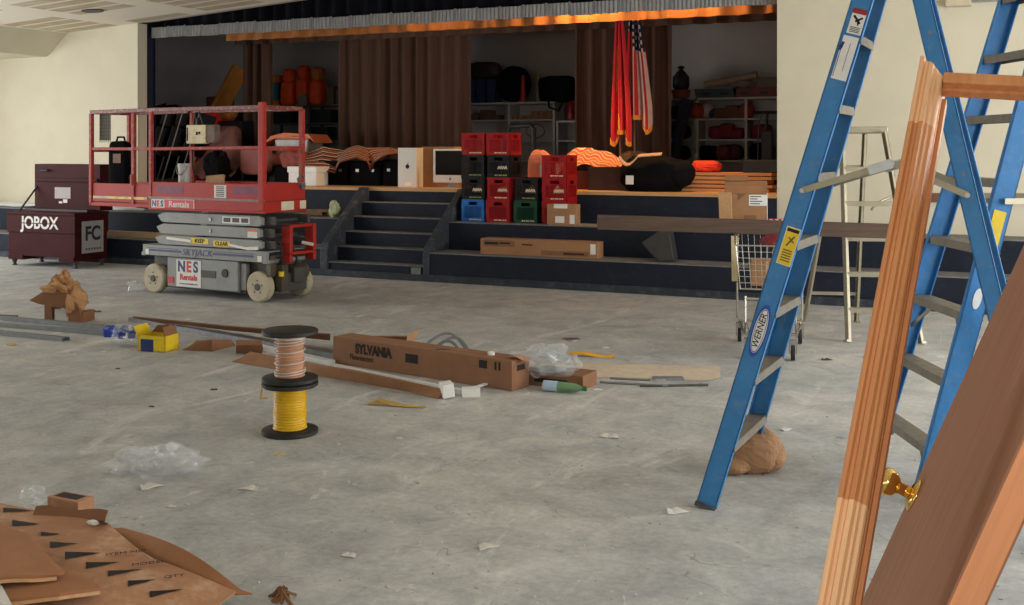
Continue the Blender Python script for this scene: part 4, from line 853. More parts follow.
part('handle', lid, M_black, lambda b: b.tube([(.18, jd-.17, 1.33), (.18, jd-.2, 1.33), (.32, jd-.2, 1.33), (.32, jd-.17, 1.33)], .014, 8))
part('lid_sticker', lid, mat('grey_sticker', (170, 160, 156), .6, var=.1), lambda b: b.box((.42, jd-.1635, .93), (.72, jd-.1605, 1.09)))
part('torn_sticker', lid, M_paper, lambda b: (b.box((.5, jd-.1635, .86), (.56, jd-.1605, .89)), b.box((.58, jd-.1635, .87), (.66, jd-.1605, .92))))
part('lid_stay', J, M_black, lambda b: b.bar((.02, .18, .74), (.08, jd-.14, 1.12), .02, .02))
part('inner_shelf', J, mat('chest_dark', (40, 22, 22), .6), lambda b: b.box((.05, jd-.35, .76), (jw-.05, jd-.2, .79)))
text('JOBOX', .235, M_paper, J, (.62, -.004, .605), wx=.92, bold=.006)
part('lettering_bar', J, M_chest, lambda b: b.box((.25, -.006, .598), (1.0, -.0045, .61)))
fc = part('round_logo_plate', J, mat('logo_grey', (160, 160, 160), .5, var=.08), lambda b: b.box((jw+.001, .12, .2), (jw+.004, .52, .64)))
text('FC', .27, mat('logo_navy', (28, 34, 50), .5, var=0), fc, (jw+.005, .32, .46), face='+x', wx=.9, bold=.008)
part('logo_caption', fc, M_greydark, lambda b: [b.box((jw+.0045, .19+.05*i, .24), (jw+.0055, .22+.05*i, .27)) for i in range(6)])
# ================================================================= things lying on the hall floor
# crumpled brown paper bag / packing
M_kraft = mat('kraft_paper', (186, 140, 96), .85, var=.22, scale=9, bump=.5)
p = fl(58, 322)
t = thing('torn_carton', 'torn brown cardboard carton stuffed with crumpled kraft paper', 'cardboard box', (p.x, p.y, 0), .25)
part('carton_flap', t, M_card2, lambda b: (b.prism([(-.29, .2), (-.12, .3), (-.02, .36), (.06, .4), (.14, .3), (.25, .08), (.26, 0), (.12, 0), (.12, .13), (-.06, .145), (-.06, 0), (-.13, 0), (-.13, .16), (-.2, .17)], -.02, 0., 'y'), b.box((-.13, 0, 0), (-.1, .2, .17)), b.box((.2, 0, 0), (.26, .2, .1)), b.prism([(-.13, .16), (.2, .16), (.12, .3), (-.08, .28)], .18, .2, 'y')))
part('white_panel', t, M_paper, lambda b: b.box((-.05, .02, .0), (.11, .03, .12)))
b = MB(); b.blob((.0, .04, .33), (.3, .2, .16), 16, 22, .4, 6); b.blob((.055, .02, .41), (.1, .1, .14), 14, 16, .5, 7); b.blob((.14, .06, .2), (.2, .2, .3), 14, 16, .2, 9); b.blob((-.03, .03, .38), (.12, .1, .1), 12, 14, .5, 10)
b.build('crumpled_paper', M_kraft, t, world=False)
# electrical conduits
def rod(label, a, c, r, m=M_galv, za=0., zc=0., name='metal_conduit', cat='conduit', group=None):
    a = fl(*a, za+r); c = fl(*c, zc+r)
    return solo(name, label, cat, m, lambda b: b.tube([a, c], r, 10), tuple(a), 0, group, smooth=True, world=True)
M_stud = mat('dull_zinc', (132, 137, 140), .55, .3, var=.15, scale=14)
g = 'grey metal studs on the floor'
def stud(label, a, c, w, h):
    a, c = fl(*a), fl(*c); d = (c-a).normalized(); n = Vector((-d.y, d.x, 0))
    return solo('metal_stud', label, 'metal strip', M_stud, lambda b: (b.bar(a + Vector((0, 0, .003)), c + Vector((0, 0, .003)), w, .004), b.bar(a + n*w/2 + Vector((0, 0, h/2)), c + n*w/2 + Vector((0, 0, h/2)), .004, h), b.bar(a - n*w/2 + Vector((0, 0, h/2)), c - n*w/2 + Vector((0, 0, h/2)), .004, h), b.bar(a + n*w*.32 + Vector((0, 0, h)), c + n*w*.32 + Vector((0, 0, h)), w*.36, .004), b.bar(a - n*w*.32 + Vector((0, 0, h)), c - n*w*.32 + Vector((0, 0, h)), w*.36, .004)), tuple(a), 0, g, world=True)
stud('farthest grey metal stud of the left bundle, passing the torn carton', (-60, 314), (122, 331), .07, .035)
stud('middle grey metal stud of the left bundle, ending at the blue packet', (-60, 321.5), (108, 335), .07, .03)
stud('shortest and nearest grey metal stud of the left bundle', (-60, 328), (66, 341), .08, .03)
rod('dark rod end lying behind the left metal studs', (-40, 315), (17, 317.5), .022, M_greydark)
t = thing('bottled_water_pack', 'clear plastic wrap with blue bottle caps beside the yellow box', 'plastic bottles', fl(128, 345))
M_clear = mat('clear_wrap', (220, 226, 232), .18, var=0, alpha=.2, spec=1.); M_capblue = mat('blue_cap', (28, 62, 160), .4)
part('plastic_wrap', t, M_clear, lambda b: b.blob((0, 0, .07), (.3, .22, .16), 12, 18, .4, 3))
part('blue_caps', t, M_capblue, lambda b: [b.lathe([(.03, 0), (.034, .05), (.015, .06)], (x, y, z), 'z', 12) for x, y, z in ((-.06, .03, .1), (.04, .05, .1), (.08, -.04, .07), (-.02, -.05, .06))])
solo('blue_cap_box', 'small blue plastic packet at the end of the left metal studs', 'packet', M_capblue, lambda b: b.blob((0, 0, .04), (.12, .09, .1), 10, 14, .15, 5, .6), fl(110, 336.5))
yb = fl(158, 350)
t = thing('yellow_box', 'small yellow and blue box with open brown flaps on the floor', 'cardboard box', yb, math.radians(8))
YC = mat('yellow_card', (226, 196, 30), .6, var=.08)
part('box_body', t, YC, lambda b: (b.box((-.13, -.09, 0), (.13, -.08, .13)), b.box((-.13, .09, 0), (.13, .1, .13)), b.box((-.13, -.09, 0), (-.12, .1, .13)), b.box((.12, -.09, 0), (.13, .1, .13)), b.box((-.13, -.09, 0), (.13, .1, .01))))
part('blue_panel', t, mat('blue_card', (28, 48, 110), .6), lambda b: b.box((-.1, -.092, .0), (.02, -.0905, .1)))
part('yellow_flap', t, YC, lambda b: b.bar((-.13, 0, .125), (-.17, 0, .2), .18, .006, (1, 0, .4)))
part('open_flap', t, M_card2, lambda b: (b.prism([(-.12, .13), (-.06, .19), (.04, .2), (.06, .13)], .085, .095, 'y'), b.bar((.125, 0, .125), (.1, 0, .2), .17, .006, (1, 0, .4))))
# long metal channels with a cardboard sleeve
M_chan = mat('channel_steel', (150, 152, 158), .35, .7, var=.2, scale=18)
def channel(label, a, c, w=.06, h=.03, za=0., m=M_chan, group='long metal strips in the floor pile'):
    a = fl(*a, za); c = fl(*c, za)
    return solo('metal_channel', label, 'metal strip', m, lambda b: (b.bar(a+Vector((0,0,h/2)), c+Vector((0,0,h/2)), w, h), ), tuple(a), 0, group, world=True)
channel('longest grey metal strip running from the yellow box behind the spools', (133, 321), (340, 358), .1, .04)
channel('bright white metal strip showing behind the upper spool', (250, 347), (332, 365), .06, .035, .0, mat('bright_channel', (232, 234, 236), .3, 0., var=.05))
channel('thin bright strip lying between the flat carton and the long box', (334, 368), (462, 394), .04, .03, .0, MATS['bright_channel'])
def strip(name, label, cat, pts0, pts1, z, m, thick=.006, nu=24, wob=.0, seed=0, group=None, h=None):
    # sheet between two edge polylines given as points of the photograph on the level z
    e0 = [fl(x, y, zz) for x, y, zz in pts0]; e1 = [fl(x, y, zz) for x, y, zz in pts1]
    def poly(e, s):
        k = s*(len(e)-1); i = min(int(k), len(e)-2); return e[i].lerp(e[i+1], k-i)
    rnd = random.Random(seed); ph = rnd.uniform(0, 6)
    def fn(s, t):
        p = poly(e0, s).lerp(poly(e1, s), t); p.z += wob*math.sin(9*s+ph)*math.sin(PI*t) + .004; return p
    o = e0[0].lerp(e1[-1], .5)
    return solo(name, label, cat, m, lambda b: b.grid(fn, nu, 8, thick), (o.x, o.y, 0), 0, group, world=True, smooth=False)
strip('cardboard_sleeve', 'long brown cardboard sleeve lying along the longest metal strip', 'cardboard', [(133, 319, .03), (230, 331, .05), (330, 341, .05)], [(133, 317, .05), (230, 327, .1), (330, 335, .12)], 0, M_card2, .008)
strip('cardboard_piece', 'bent brown cardboard piece between the yellow box and the spools', 'cardboard', [(182, 350, .0), (212, 352, .0), (236, 346, .0)], [(196, 341, .06), (212, 340, .1), (228, 340, .05)], 0, M_card2, .006, 20, .02, 2)
strip('cardboard_piece', 'short box-shaped cardboard offcut left of the upper spool', 'cardboard', [(236, 354, .0), (262, 354, .0)], [(236, 346, .08), (262, 345, .08)], 0, M_card2, .05)
# Long fluorescent-tube carton
a, c = fl(333, 363), fl(512, 391.5)
ang = math.atan2((c-a).y, (c-a).x); ln = (c-a).length
B = thing('long_light_carton', 'long brown fluorescent tube carton with black lettering on the floor', 'cardboard box', (a.x, a.y, 0), ang)
part('carton_body', B, mat('tube_carton', (138, 98, 70), .8, var=.1), lambda b: b.box((0, 0, 0), (ln, .2, .205)), bevel=.004)
part('top_seam', B, M_card2, lambda b: b.box((.01, .09, .2052), (ln-.01, .096, .2062)))
part('end_flap', B, M_card2, lambda b: b.prism([(0, .2), (.0, .205), (-.0, .206)], 0, .19, 'y') if False else b.bar((ln+.002, .1, .03), (ln+.002, .1, .18), .16, .003, (1, 0, 0)))
text('SYLVANIA', .098, M_ink, B, (.42, -.002, .135), wx=.82, bold=.005); text('Fluorescent', .06, M_ink, B, (.3, -.002, .07), wx=.85); text('8', .05, M_ink, B, (.79, -.002, .125), bold=.003)
part('printed_square', B, M_ink, lambda b: b.box((.74, -.0015, .09), (.86, -.0006, .155)))
part('printed_symbol', B, M_ink, lambda b: b.box((1.42, -.0015, .13), (1.49, -.0006, .185)))
text('11', .07, M_ink, B, (1.58, -.002, .155), bold=.004)
part('end_print', B, M_ink, lambda b: b.box((ln+.0012, .05, .13), (ln+.0042, .15, .17)))
part('top_tape', B, M_ink, lambda b: b.bar((1.0, .03, .2065), (1.08, .1, .2065), .02, .001))
BM = B.matrix_basis
solo('white_button', 'small white button lying on top of the long light carton', 'button', M_white, lambda b: b.lathe([(.025, 0), (.025, .02), (.01, .025)], n=14), BM @ Vector((1.45, .1, .2065)))
solo('paper_scrap', 'brown paper strip lying on the right end of the long light carton', 'paper', mat('tan_paper', (180, 140, 110), .9), lambda b: b.grid(lambda s, q: (.16*s, .07*q, .012*math.sin(5*s)+.012), 8, 3, .003), BM @ Vector((1.62, .06, .206)), ang)
# second flat carton in front
strip('flat_carton', 'long flattened brown carton lying in front of the light carton', 'cardboard', [(232, 362, .0), (290, 372, .0), (345, 381, .0), (400, 391, .0), (438, 399, .0)], [(250, 352, .06), (300, 361, .08), (350, 371, .09), (400, 381, .08), (446, 390, .05)], 0, mat('flat_carton_board', (152, 110, 78), .85, var=.12), .012, 40, .012, 5)
solo('carton_insert', 'white carton insert at the end of the flattened carton', 'packing insert', M_paper, lambda b: b.bar((0, 0, .05), (.06, .05, .06), .12, .09), fl(441, 398), bevel=.004)
# flaps behind the carton
strip('cardboard_flap', 'raised cardboard flap standing behind the long light carton', 'cardboard', [(336, 345, .0), (380, 349, .0), (405, 352, .0)], [(338, 337, .16), (380, 337, .2), (407, 337, .22)], 0, M_card, .006)
rp = fl(402, 351); solo('cardboard_tab', 'torn pointed cardboard tab sticking up behind the light carton', 'cardboard', M_cardedge, lambda b: b.prism([(0, .02), (.06, .02), (.14, .2), (.05, .15)], 0, .006, 'y'), (rp.x, rp.y, -.02), AN)
for i, (p0, p1, lb) in enumerate((((415, 345), (470, 351), 'rear grey cable of the loose coil behind the carton'), ((425, 349), (474, 356), 'grey cable in the middle of the loose coil'), ((420, 352), (466, 361), 'front grey cable of the loose coil behind the carton'))):
    a, c = fl(*p0, .1), fl(*p1, .06); mdl = a.lerp(c, .5) + Vector((0, .08, .07))
    solo('cable', lb, 'cable', mat('grey_cable', (126, 130, 136), .4, .3), lambda b: b.tube([a.lerp(c, k/16) + Vector((0, .1*math.sin(PI*k/16), .1*math.sin(PI*k/16) - (a.lerp(c, k/16).z-.012)*(1-math.sin(PI*k/16)))) for k in range(17)], .011, 8), tuple(a.xy)+(0,), 0, 'grey cables behind the carton', smooth=True, world=True)
# carton right of it, wrap, bottle
a, c = fl(528, 385), fl(583, 391)
ang2 = math.atan2((c-a).y, (c-a).x)
t = thing('short_carton', 'low brown carton with a black panel right of the long light carton', 'cardboard box', (a.x, a.y, 0), ang2)
part('carton_body', t, M_card2, lambda b: b.box((-.05, 0, 0), ((c-a).length, .24, .1)), bevel=.004)
part('black_panel', t, M_ink, lambda b: b.box((.0, .05, .1005), ((c-a).length*.62, .2, .102)))
part('print_mark', t, M_ink, lambda b: b.box((.05, -.0015, .03), (.3, -.0006, .06)))
solo('plastic_wrap', 'crumpled clear plastic wrap lying on the short carton', 'plastic wrap', M_clear, lambda b: (b.blob((0, 0, .08), (.42, .22, .17), 12, 20, .5, 5), b.blob((.05, .02, .06), (.3, .16, .12), 10, 16, .6, 8)), fl(545, 372, .1))
p = fl(548, 391)
t = thing('plastic_bottle', 'green plastic drink bottle with a pale label lying by the short carton', 'bottle', (p.x, p.y, 0), ang2 + .1)
part('bottle_body', t, mat('green_bottle', (150, 196, 150), .15, var=0, trans=.6), lambda b: b.lathe([(.02, 0), (.035, .01), (.035, .12), (.03, .2), (.014, .235), (.014, .25)], (0, 0, .036), 'x', 20), smooth=True)
part('bottle_label', t, mat('ice_blue_label', (176, 200, 224), .4), lambda b: b.lathe([(.0355, -.03), (.0362, -.028), (.0362, .07), (.0355, .072)], (0, 0, .036), 'x', 20))
part('bottle_cap', t, mat('green_cap', (30, 96, 50), .4), lambda b: b.lathe([(.016, .248), (.016, .275), (.01, .277)], (0, 0, .036), 'x', 14))
solo('small_carton', 'tiny white and black carton on the floor below the long light carton', 'cardboard box', M_paper, lambda b: b.box((-.06, -.04, 0), (.06, .04, .055)), fl(471, 396), .5)
channel('thin pale strip leaning against the right end of the light carton', (462, 392), (497, 381), .03, .01, .02, M_paper)
# spools of cable
M_spool = mat('spool_flange', (26, 25, 24), .55, var=.25, scale=14)
def spool(label, z, core_m, core_r, loc):
    t = thing('cable_spool', label, 'cable spool', (loc.x, loc.y, z))
    for z0 in (0, .272): part('flange', t, M_spool, lambda b: b.lathe([(.03, z0), (.155, z0), (.162, z0+.006), (.162, z0+.022), (.155, z0+.028), (.03, z0+.028)], n=44), smooth=True)
    w = part('wound_cable', t, core_m, lambda b: b.lathe([(core_r-.002, .028)] + [(core_r + .006*math.sin(i*PI/2*1.0) + .003*math.sin(i*1.3), .03+.242*i/60) for i in range(60)] + [(core_r-.002, .272)], n=36), smooth=True, auto=False)
    return t, w
sp = fl(290, 433)
t, w = spool('black spool of yellow cable standing on the floor, bottom of the pair', 0, mat('yellow_cable', (214, 170, 16), .45, var=.12, scale=40, stretch=(1, 1, 8)), .09, sp)
part('loose_end', t, MATS['yellow_cable'], lambda b: b.tube([(-.09, -.02, .24), (-.14, -.05, .26), (-.17, -.04, .25), (-.15, -.08, .2), (-.1, -.08, .21)], .005, 6))
t, w = spool('black spool of brown cable stacked on the yellow spool', .3005, mat('brown_cable', (186, 138, 108), .5, var=.15, scale=30, stretch=(1, 1, 8)), .078, sp)
part('white_turns', w, mat('white_cable', (214, 206, 196), .5), lambda b: [b.tube([((.088)*math.cos(a), .088*math.sin(a), z + .008*math.sin(a+.4)) for a in [2*PI*i/28 for i in range(28)]], .003, 6, True) for z in (.052, .066, .115, .18, .222, .238)] and b.lathe([(.08, .246), (.088, .25), (.088, .271), (.08, .272)], n=32))
# crumpled plastic sheet in the foreground
p = fl(158, 473)
solo('plastic_sheet', 'crumpled clear plastic sheet lying alone in the left foreground', 'plastic sheet', mat('clear_sheet', (226, 230, 232), .08, var=0, alpha=.2, spec=1.), lambda b: (b.blob((0, 0, .05), (.44, .22, .13), 14, 26, .6, 3), b.blob((.1, 0, .06), (.2, .16, .12), 12, 18, .7, 4), b.blob((-.12, .02, .04), (.18, .18, .09), 12, 18, .7, 6)), p, AN)
for px, py, lb in ((150, 281, 'crushed clear plastic cup lying behind the lift wheel'), ):
    solo('plastic_cup', lb, 'cup', MATS['clear_sheet'], lambda b: b.blob((0, 0, .05), (.2, .14, .12), 10, 16, .5, 9), fl(135, 291))
solo('yellow_strap', 'flat yellow strap lying on the floor beyond the cartons', 'strap', mat('yellow_strap', (222, 164, 40), .6), lambda b: b.grid(lambda s, q: (-.18+.36*s, -.04 + .05*q - .03*s, .012 + .01*math.sin(6*s)+.012*q), 20, 4, .006), fl(592, 356), AN-.15)
solo('grey_plate', 'small grey metal plate lying on the floor beyond the yellow strap', 'plate', M_galv, lambda b: b.lathe([(.01, 0), (.075, 0), (.07, .01), (.01, .012)], n=20), fl(571, 340))
solo('tan_fibre_bundle', 'bundle of frayed yellow fibres lying before the flattened carton', 'fibre bundle', mat('straw_fibre', (196, 164, 92), .8, var=.2), lambda b: [b.tube([(-.14+.04*random.random(), .05*random.random(), .01), (-.06, .03*random.random(), .03*random.random()+.01), (.03+.1*random.random(), .02*random.random()-.02, .01), (.12+.14*random.random(), -.04*random.random(), .006)], .004, 5) for _ in range(22)], fl(388, 406), AN-.1)
for (a, c, lb) in (((600, 382), (668, 386), 'grey strip of trim lying right of the cartons'), ((610, 378), (650, 380), 'thin pale trim offcut right of the cartons'), ((640, 386), (708, 385), 'dark cable lying on the floor right of the cartons')):
    rod(lb, a, c, .008, M_galv if 'dark' not in lb else M_greydark, name='trim_strip', cat='strip')
solo('label_card', 'grey printed card lying flat near the end of the floor pile', 'card', mat('grey_card', (120, 122, 126), .6), lambda b: b.box((-.11, -.05, 0), (.11, .05, .012)), fl(668, 379), AN)
rod('thin dark wire running from the carton pile to the right', (700, 384), (722, 378), .007, M_galv, name='wire', cat='wire')
# drywall dust swept along the pile
M_dust = mat('pale_plaster_dust', (196, 180, 158), .95, var=.1, scale=12)
stuff(solo('plaster_dust', 'low drift of tan plaster dust behind the cartons', 'dust', M_dust, lambda b: b.grid(lambda s, q: fl(530+190*s, 362+14*q+5*s, .0) + Vector((0, 0, .001 + .012*math.sin(PI*s)*math.sin(PI*q)*(1+.5*math.sin(14*s+6*q)))), 40, 12, .004), tuple(fl(625, 370)), 0, world=True, smooth=True))
# scattered paper scraps, one by one
scr = ((188, 320, .05, 'white scrap far left of the spools beyond the sleeve', 0), (104, 352, .05, 'white scrap in front of the left metal studs', 1), (150, 487, .09, 'curled white paper scrap right of the foreground heap', 1), (250, 489, .08, 'long pale scrap between heap and spool', 1), (172, 507, .04, 'small white scrap near the right tip of the foreground heap', 1), (676, 512, .08, 'torn white paper scrap left of the big blue ladder foot', 0), (487, 547, .07, 'white paper scrap lying alone in the bottom middle', 1), (660, 380, .06, 'pale scrap beside the printed card', 1), (610, 437, .09, 'pale torn scrap in the open floor left of the big ladder', 1), (598, 390, .05, 'crumpled scrap right of the green bottle', 0), (872, 357, .12, 'dark bark-like scrap in the bright floor patch', 2), (826, 360, .07, 'dark scrap left of the bright floor patch', 2), (300, 325, .03, 'tiny yellow scrap behind the upper spool', 3), (228, 326, .03, 'yellow scrap lying on the floor behind the long strip', 3), (12, 345, .07, 'yellow scrap at the left edge before the metal studs', 3), (280, 455, .04, 'yellow crumb before the lower spool', 3), (118, 369, .03, 'dark crumb left of the spools', 2), (214, 390, .04, 'dark crumb left of the flattened carton tip', 2), (152, 407, .03, 'dark crumb above the plastic sheet', 2), (95, 312, .1, 'dark sliver lying behind the torn carton', 2), (605, 348, .05, 'pale scrap beyond the yellow strap', 1), (350, 556, .05, 'pale scrap at the bottom left of centre', 1), (905, 540, .06, 'pale scrap behind the brass knob', 1), (785, 430, .06, 'pale scrap beside the paper bag', 1))
smats = [M_paper, mat('pale_scrap', (206, 204, 198), .85, var=.1), mat('dark_scrap', (70, 64, 60), .85, var=.2), mat('yellow_scrap', (206, 172, 84), .85, var=.1)]
for i, (px, py, r, lb, k) in enumerate(scr):
    rnd = random.Random(i)
    solo('paper_scrap' if k < 2 else ('wood_chip' if k == 2 else 'foam_scrap'), lb, 'scrap', smats[k], lambda b: b.grid(lambda s, q: ((s-.5)*r*1.3*(1-.4*q), (q-.5)*r*.7, .004 + .14*r*abs(math.sin(4*s+i))*(.3+q*.5)), 8, 5, .003), fl(px, py), rnd.uniform(-.6, .9)+.4, 'litter on the floor')
def crumbs(b):
    rnd = random.Random(5)
    for _ in range(300):
        x, y = rnd.uniform(-60, 1024), rnd.uniform(285, 600)**1.0
        p = fl(x, y); r = rnd.uniform(.003, .008)
        b.cbox((p.x, p.y, r*.3), (r*2, r*1.3, r*.7), Matrix.Rotation(rnd.uniform(0, 3), 3, 'Z'))
stuff(solo('floor_crumbs', 'countless pale crumbs of plaster scattered over the concrete floor', 'crumbs', mat('crumb_mix', (190, 186, 176), .9, var=.5, scale=3), crumbs))
# brown paper bag behind the ladder foot
p = fl(750, 474)
b = MB(); b.blob((0.01, 0, .11), (.25, .22, .235), 26, 36, .07, 4, .8); b.blob((.08, .0, .08), (.18, .18, .17), 22, 28, .1, 8); b.blob((-.1, -.03, .045), (.2, .18, .1), 20, 26, .1, 9)
tag(b.build('paper_bag', mat('brown_bag_paper', (164, 126, 92), .9, var=.14, scale=6, bump=.35), loc=tuple(p + Vector((0, .06, 0))), rotz=AN), 'crumpled brown paper bag lying behind the foot of the big blue ladder', 'paper bag')
# ================================================================= step ladders (built from the floor points of their feet)
M_fib = mat('blue_fibreglass', (54, 124, 184), .45, var=.1, scale=14, spec=.4, dirt=(110, 140, 176), dirtscale=18, dirtamt=.35)
M_fibd = mat('blue_fibreglass_worn', (34, 96, 176), .5, var=.12, scale=10, spec=.4)
M_treadalu = mat('dull_tread_metal', (126, 119, 106), .5, .35, var=.2, scale=20)
def ladder(root, foot, wdir, ddir, wid0, tap, kf, spread, kr, zt, m, rear_wid, tread_z, alum=False, rail=(.092, .032)):
    # foot: near front foot; wdir from the near to the far rail; ddir from the front to the rear; kf / kr lean per metre of height
    up = Vector((0, 0, 1)); w, d = wdir.normalized(), ddir.normalized()
    mid = foot + w*(wid0/2)
    def fp(side, z): return mid + d*(kf*z) + w*(side*(wid0/2 - tap*z)) + up*z
    def rp(side, z): return mid + d*(spread - kr*z) + w*(side*(rear_wid/2 - tap*z)) + up*z
    D, T = rail
    def channel(b, p, q, axis, sgn):
        # D is the depth of the rail, read when the rail is built      # C section: web outside, flanges turned inwards
        ax = (q-p).normalized(); a = axis - ax*axis.dot(ax); a.normalize(); n = ax.cross(a); n = n if n.dot(w)*sgn > 0 else -n
        t = .006
        b.bar(p + n*(-t/2), q + n*(-t/2), t, D, a)
        for s in (-1, 1): b.bar(p + a*(s*(D/2-t/2)) - n*(T/2), q + a*(s*(D/2-t/2)) - n*(T/2), T, t, a)
    for side in (-1, 1):
        part('front_rail', root, m, lambda b: channel(b, fp(side, .0), fp(side, zt), d, side), world=True)
        D = rail[0]*.8; r = part('rear_rail', root, m, lambda b: channel(b, rp(side, .0), rp(side, zt-.02), d, side), world=True); D = rail[0]
        for f in (fp, rp):
            part('foot', root, M_greydark if not alum else m, lambda b: b.bar(f(side, 0.0), f(side, .018), T+.006, D+.004, d), world=True)
    for z in tread_z:
        a, c = fp(-1, z) + w*.006, fp(1, z) - w*.006
        part('tread', root, M_treadalu if not alum else m, lambda b: (b.bar(a, c, D*.95, .008, up), b.bar(a + d*(-D*.45) - up*.018, c + d*(-D*.45) - up*.018, .006, .036, up), b.bar(a + d*(D*.45) - up*.018, c + d*(D*.45) - up*.018, .006, .036, up)), world=True)
    for z in tread_z[::2]:
        a, c = rp(-1, z), rp(1, z)
        part('rear_brace', root, M_treadalu if not alum else m, lambda b: b.bar(a, c, .03, .012, d), world=True)
        if not alum and z < 1.3:
            for s in (-1, 1): part('knee_brace', root, M_treadalu, lambda b: b.bar(fp(s, z-.16) - w*s*.02, fp(0, z) + w*s*wid0*.18 - up*.03, .018, .006, d), world=True)
    tc = (fp(0, zt) + rp(0, zt-.02)) / 2
    R = Matrix((w, d, up)).transposed()
    part('top_cap', root, M_fibd if not alum else m, lambda b: b.cbox(tc + up*.02, (wid0 - 2*tap*zt + .09, D*2.2, .06), R), world=True, bevel=.008)
    return fp, rp, w, d, up
FA = W(.884, 5.13)
wA = W(.44, .9) - W(0, 0); dA = W(.9, -.44) - W(0, 0)
LA = thing('step_ladder', 'large blue fibreglass step ladder standing right of centre with white labels on its rail', 'step ladder', FA)
fpA, rpA, wA, dA, up = ladder(LA, FA, wA, dA, .68, .07, .29, 1.44, .228, 2.62, M_fib, .62, [.3+.308*i for i in range(8)])
def spreader(fp, rp, side, zf, zr, lift, root):
    a, c = fp(side, zf), rp(side, zr); m = a.lerp(c, .56) + up*lift; o = wA*(side*.012)
    s = part('spreader', root, M_alu, lambda b: (b.bar(a+o, m+o, .006, .028, up), b.bar(m+o*1.6, c+o*1.6, .006, .028, up)), world=True)
    part('hinge_plate', s, M_steel, lambda b: b.bar(m.lerp(a, .26)+o*2.2, m+o*2.2, .006, .042, up), world=True)
    for p in (a, c, m, m.lerp(a, .2)): part('rivet', s, M_steel, lambda b: b.tube([p+o*.6, p+o*2.6], .011, 10), world=True)
spreader(fpA, rpA, -1, 1.46, 1.45, .13, LA); spreader(fpA, rpA, 1, 1.46, 1.45, .13, LA)
# printed labels on the outer web of the near front rail
def railM(fp, side, z, w, d, off=.0015):
    ax = (fp(side, z+.1) - fp(side, z)).normalized(); n = w*side; n = (n - ax*ax.dot(n)).normalized(); x = ax.cross(n).normalized()
    M = Matrix((x, ax, n)).transposed().to_4x4(); M.translation = fp(side, z) + n*off
    return M
def railplate(root, name, m, fp, side, z, hw, hh, dx=0., off=.0012, poly=None, M0=None):
    M = M0 if M0 is not None else railM(fp, side, z, wA, dA)
    b = MB(M)
    if poly: b.prism([(x+dx, y) for x, y in poly], off-.0006, off, 'z')
    else: b.box((dx-hw, -hh, off-.0006), (dx+hw, hh, off))
    return b.build(name, m, root, world=True), M
def ell(a, c, n=32): return [(a*math.cos(2*PI*i/n), c*math.sin(2*PI*i/n)) for i in range(n)]
zl = lambda py, Z: 1.65-(py-148)*Z/1120
b1, M1 = railplate(LA, 'brand_oval', mat('label_blue', (24, 74, 170), .45, var=0), fpA, -1, zl(329, 5.13), 0, 0, poly=ell(.035, .124), off=.001)
b2, _ = railplate(b1, 'oval_white', M_white, fpA, -1, 0, 0, 0, poly=ell(.028, .104), off=.0018, M0=M1)
b3, _ = railplate(b1, 'oval_outline', MATS['label_blue'], fpA, -1, 0, 0, 0, poly=ell(.024, .102), off=.0024, M0=M1)
b4, _ = railplate(b1, 'oval_centre', M_white, fpA, -1, 0, 0, 0, poly=ell(.0215, .097), off=.003, M0=M1)
Mi = LA.matrix_basis.inverted()
text('WERNER', .042, mat('label_ink', (20, 30, 60), .5, var=0), LA, (0, 0, 0), M=Mi @ M1 @ Matrix.Translation((0, 0, .0036)) @ Matrix.Rotation(PI/2, 4, 'Z'), ext=.0003, shear=.15, wx=.95, bold=.0004)
# yellow warning label
y1, My = railplate(LA, 'warning_label', M_yellow, fpA, -1, zl(245, 5.08), .03, .085, dx=.012, off=.001)
railplate(y1, 'label_heading', M_ink, fpA, -1, 0, .027, .01, dx=.012, off=.0018, poly=[(-.027, .066), (.027, .066), (.027, .081), (-.027, .081)], M0=My)
b = MB(My)
for i in range(5): b.box((-.008, -.07+.012*i, .0012), (.034, -.064+.012*i, .0018))
b.bar((.0, .0, .0016), (.026, .05, .0016), .008, .0006, (0, 0, 1)); b.bar((.0, .04, .0016), (.03, .02, .0016), .006, .0006, (0, 0, 1))
b.build('label_pictogram', mat('label_brown', (120, 96, 40), .6, var=0), y1, world=True)
railplate(y1, 'label_border', M_white, fpA, -1, 0, .033, .088, dx=.012, off=.0006, M0=My)
# danger label and blank white label near the top
d1, Md = railplate(LA, 'danger_label', M_paper, fpA, -1, zl(21, 4.98), .031, .058, dx=.008, off=.001)
railplate(d1, 'danger_heading', mat('danger_red', (150, 30, 36), .5, var=0), fpA, -1, 0, 0, 0, dx=.008, off=.0018, poly=[(-.031, .034), (.031, .034), (.031, .058), (-.031, .058)], M0=Md)
b = MB(Md); b.bar((-.012, .024, .0016), (.022, -.008, .0016), .01, .0006, (0, 0, 1)); b.bar((.028, .02, .0016), (.0, -.002, .0016), .009, .0006, (0, 0, 1)); b.bar((.01, .002, .0016), (.016, -.018, .0016), .006, .0006, (0, 0, 1))
for i in range(4): b.box((-.014, -.05+.007*i, .0012), (.03, -.047+.007*i, .0018))
b.build('danger_pictogram', M_ink, d1, world=True)
w1, Mw = railplate(LA, 'white_label', M_paper, fpA, -1, zl(58, 5.0), .034, .1, dx=.004, off=.001)
b = MB(Mw); b.box((-.026, -.09, .0012), (-.0235, .06, .0016)); b.box((.008, -.06, .0012), (.01, .07, .0016)); b.bar((-.03, .03, .0016), (-.022, .07, .0016), .012, .0006, (0, 0, 1)); b.bar((-.036, .05, .0016), (-.02, .045, .0016), .012, .0006, (0, 0, 1))
b.build('blue_scribble', M_navy, w1, world=True)
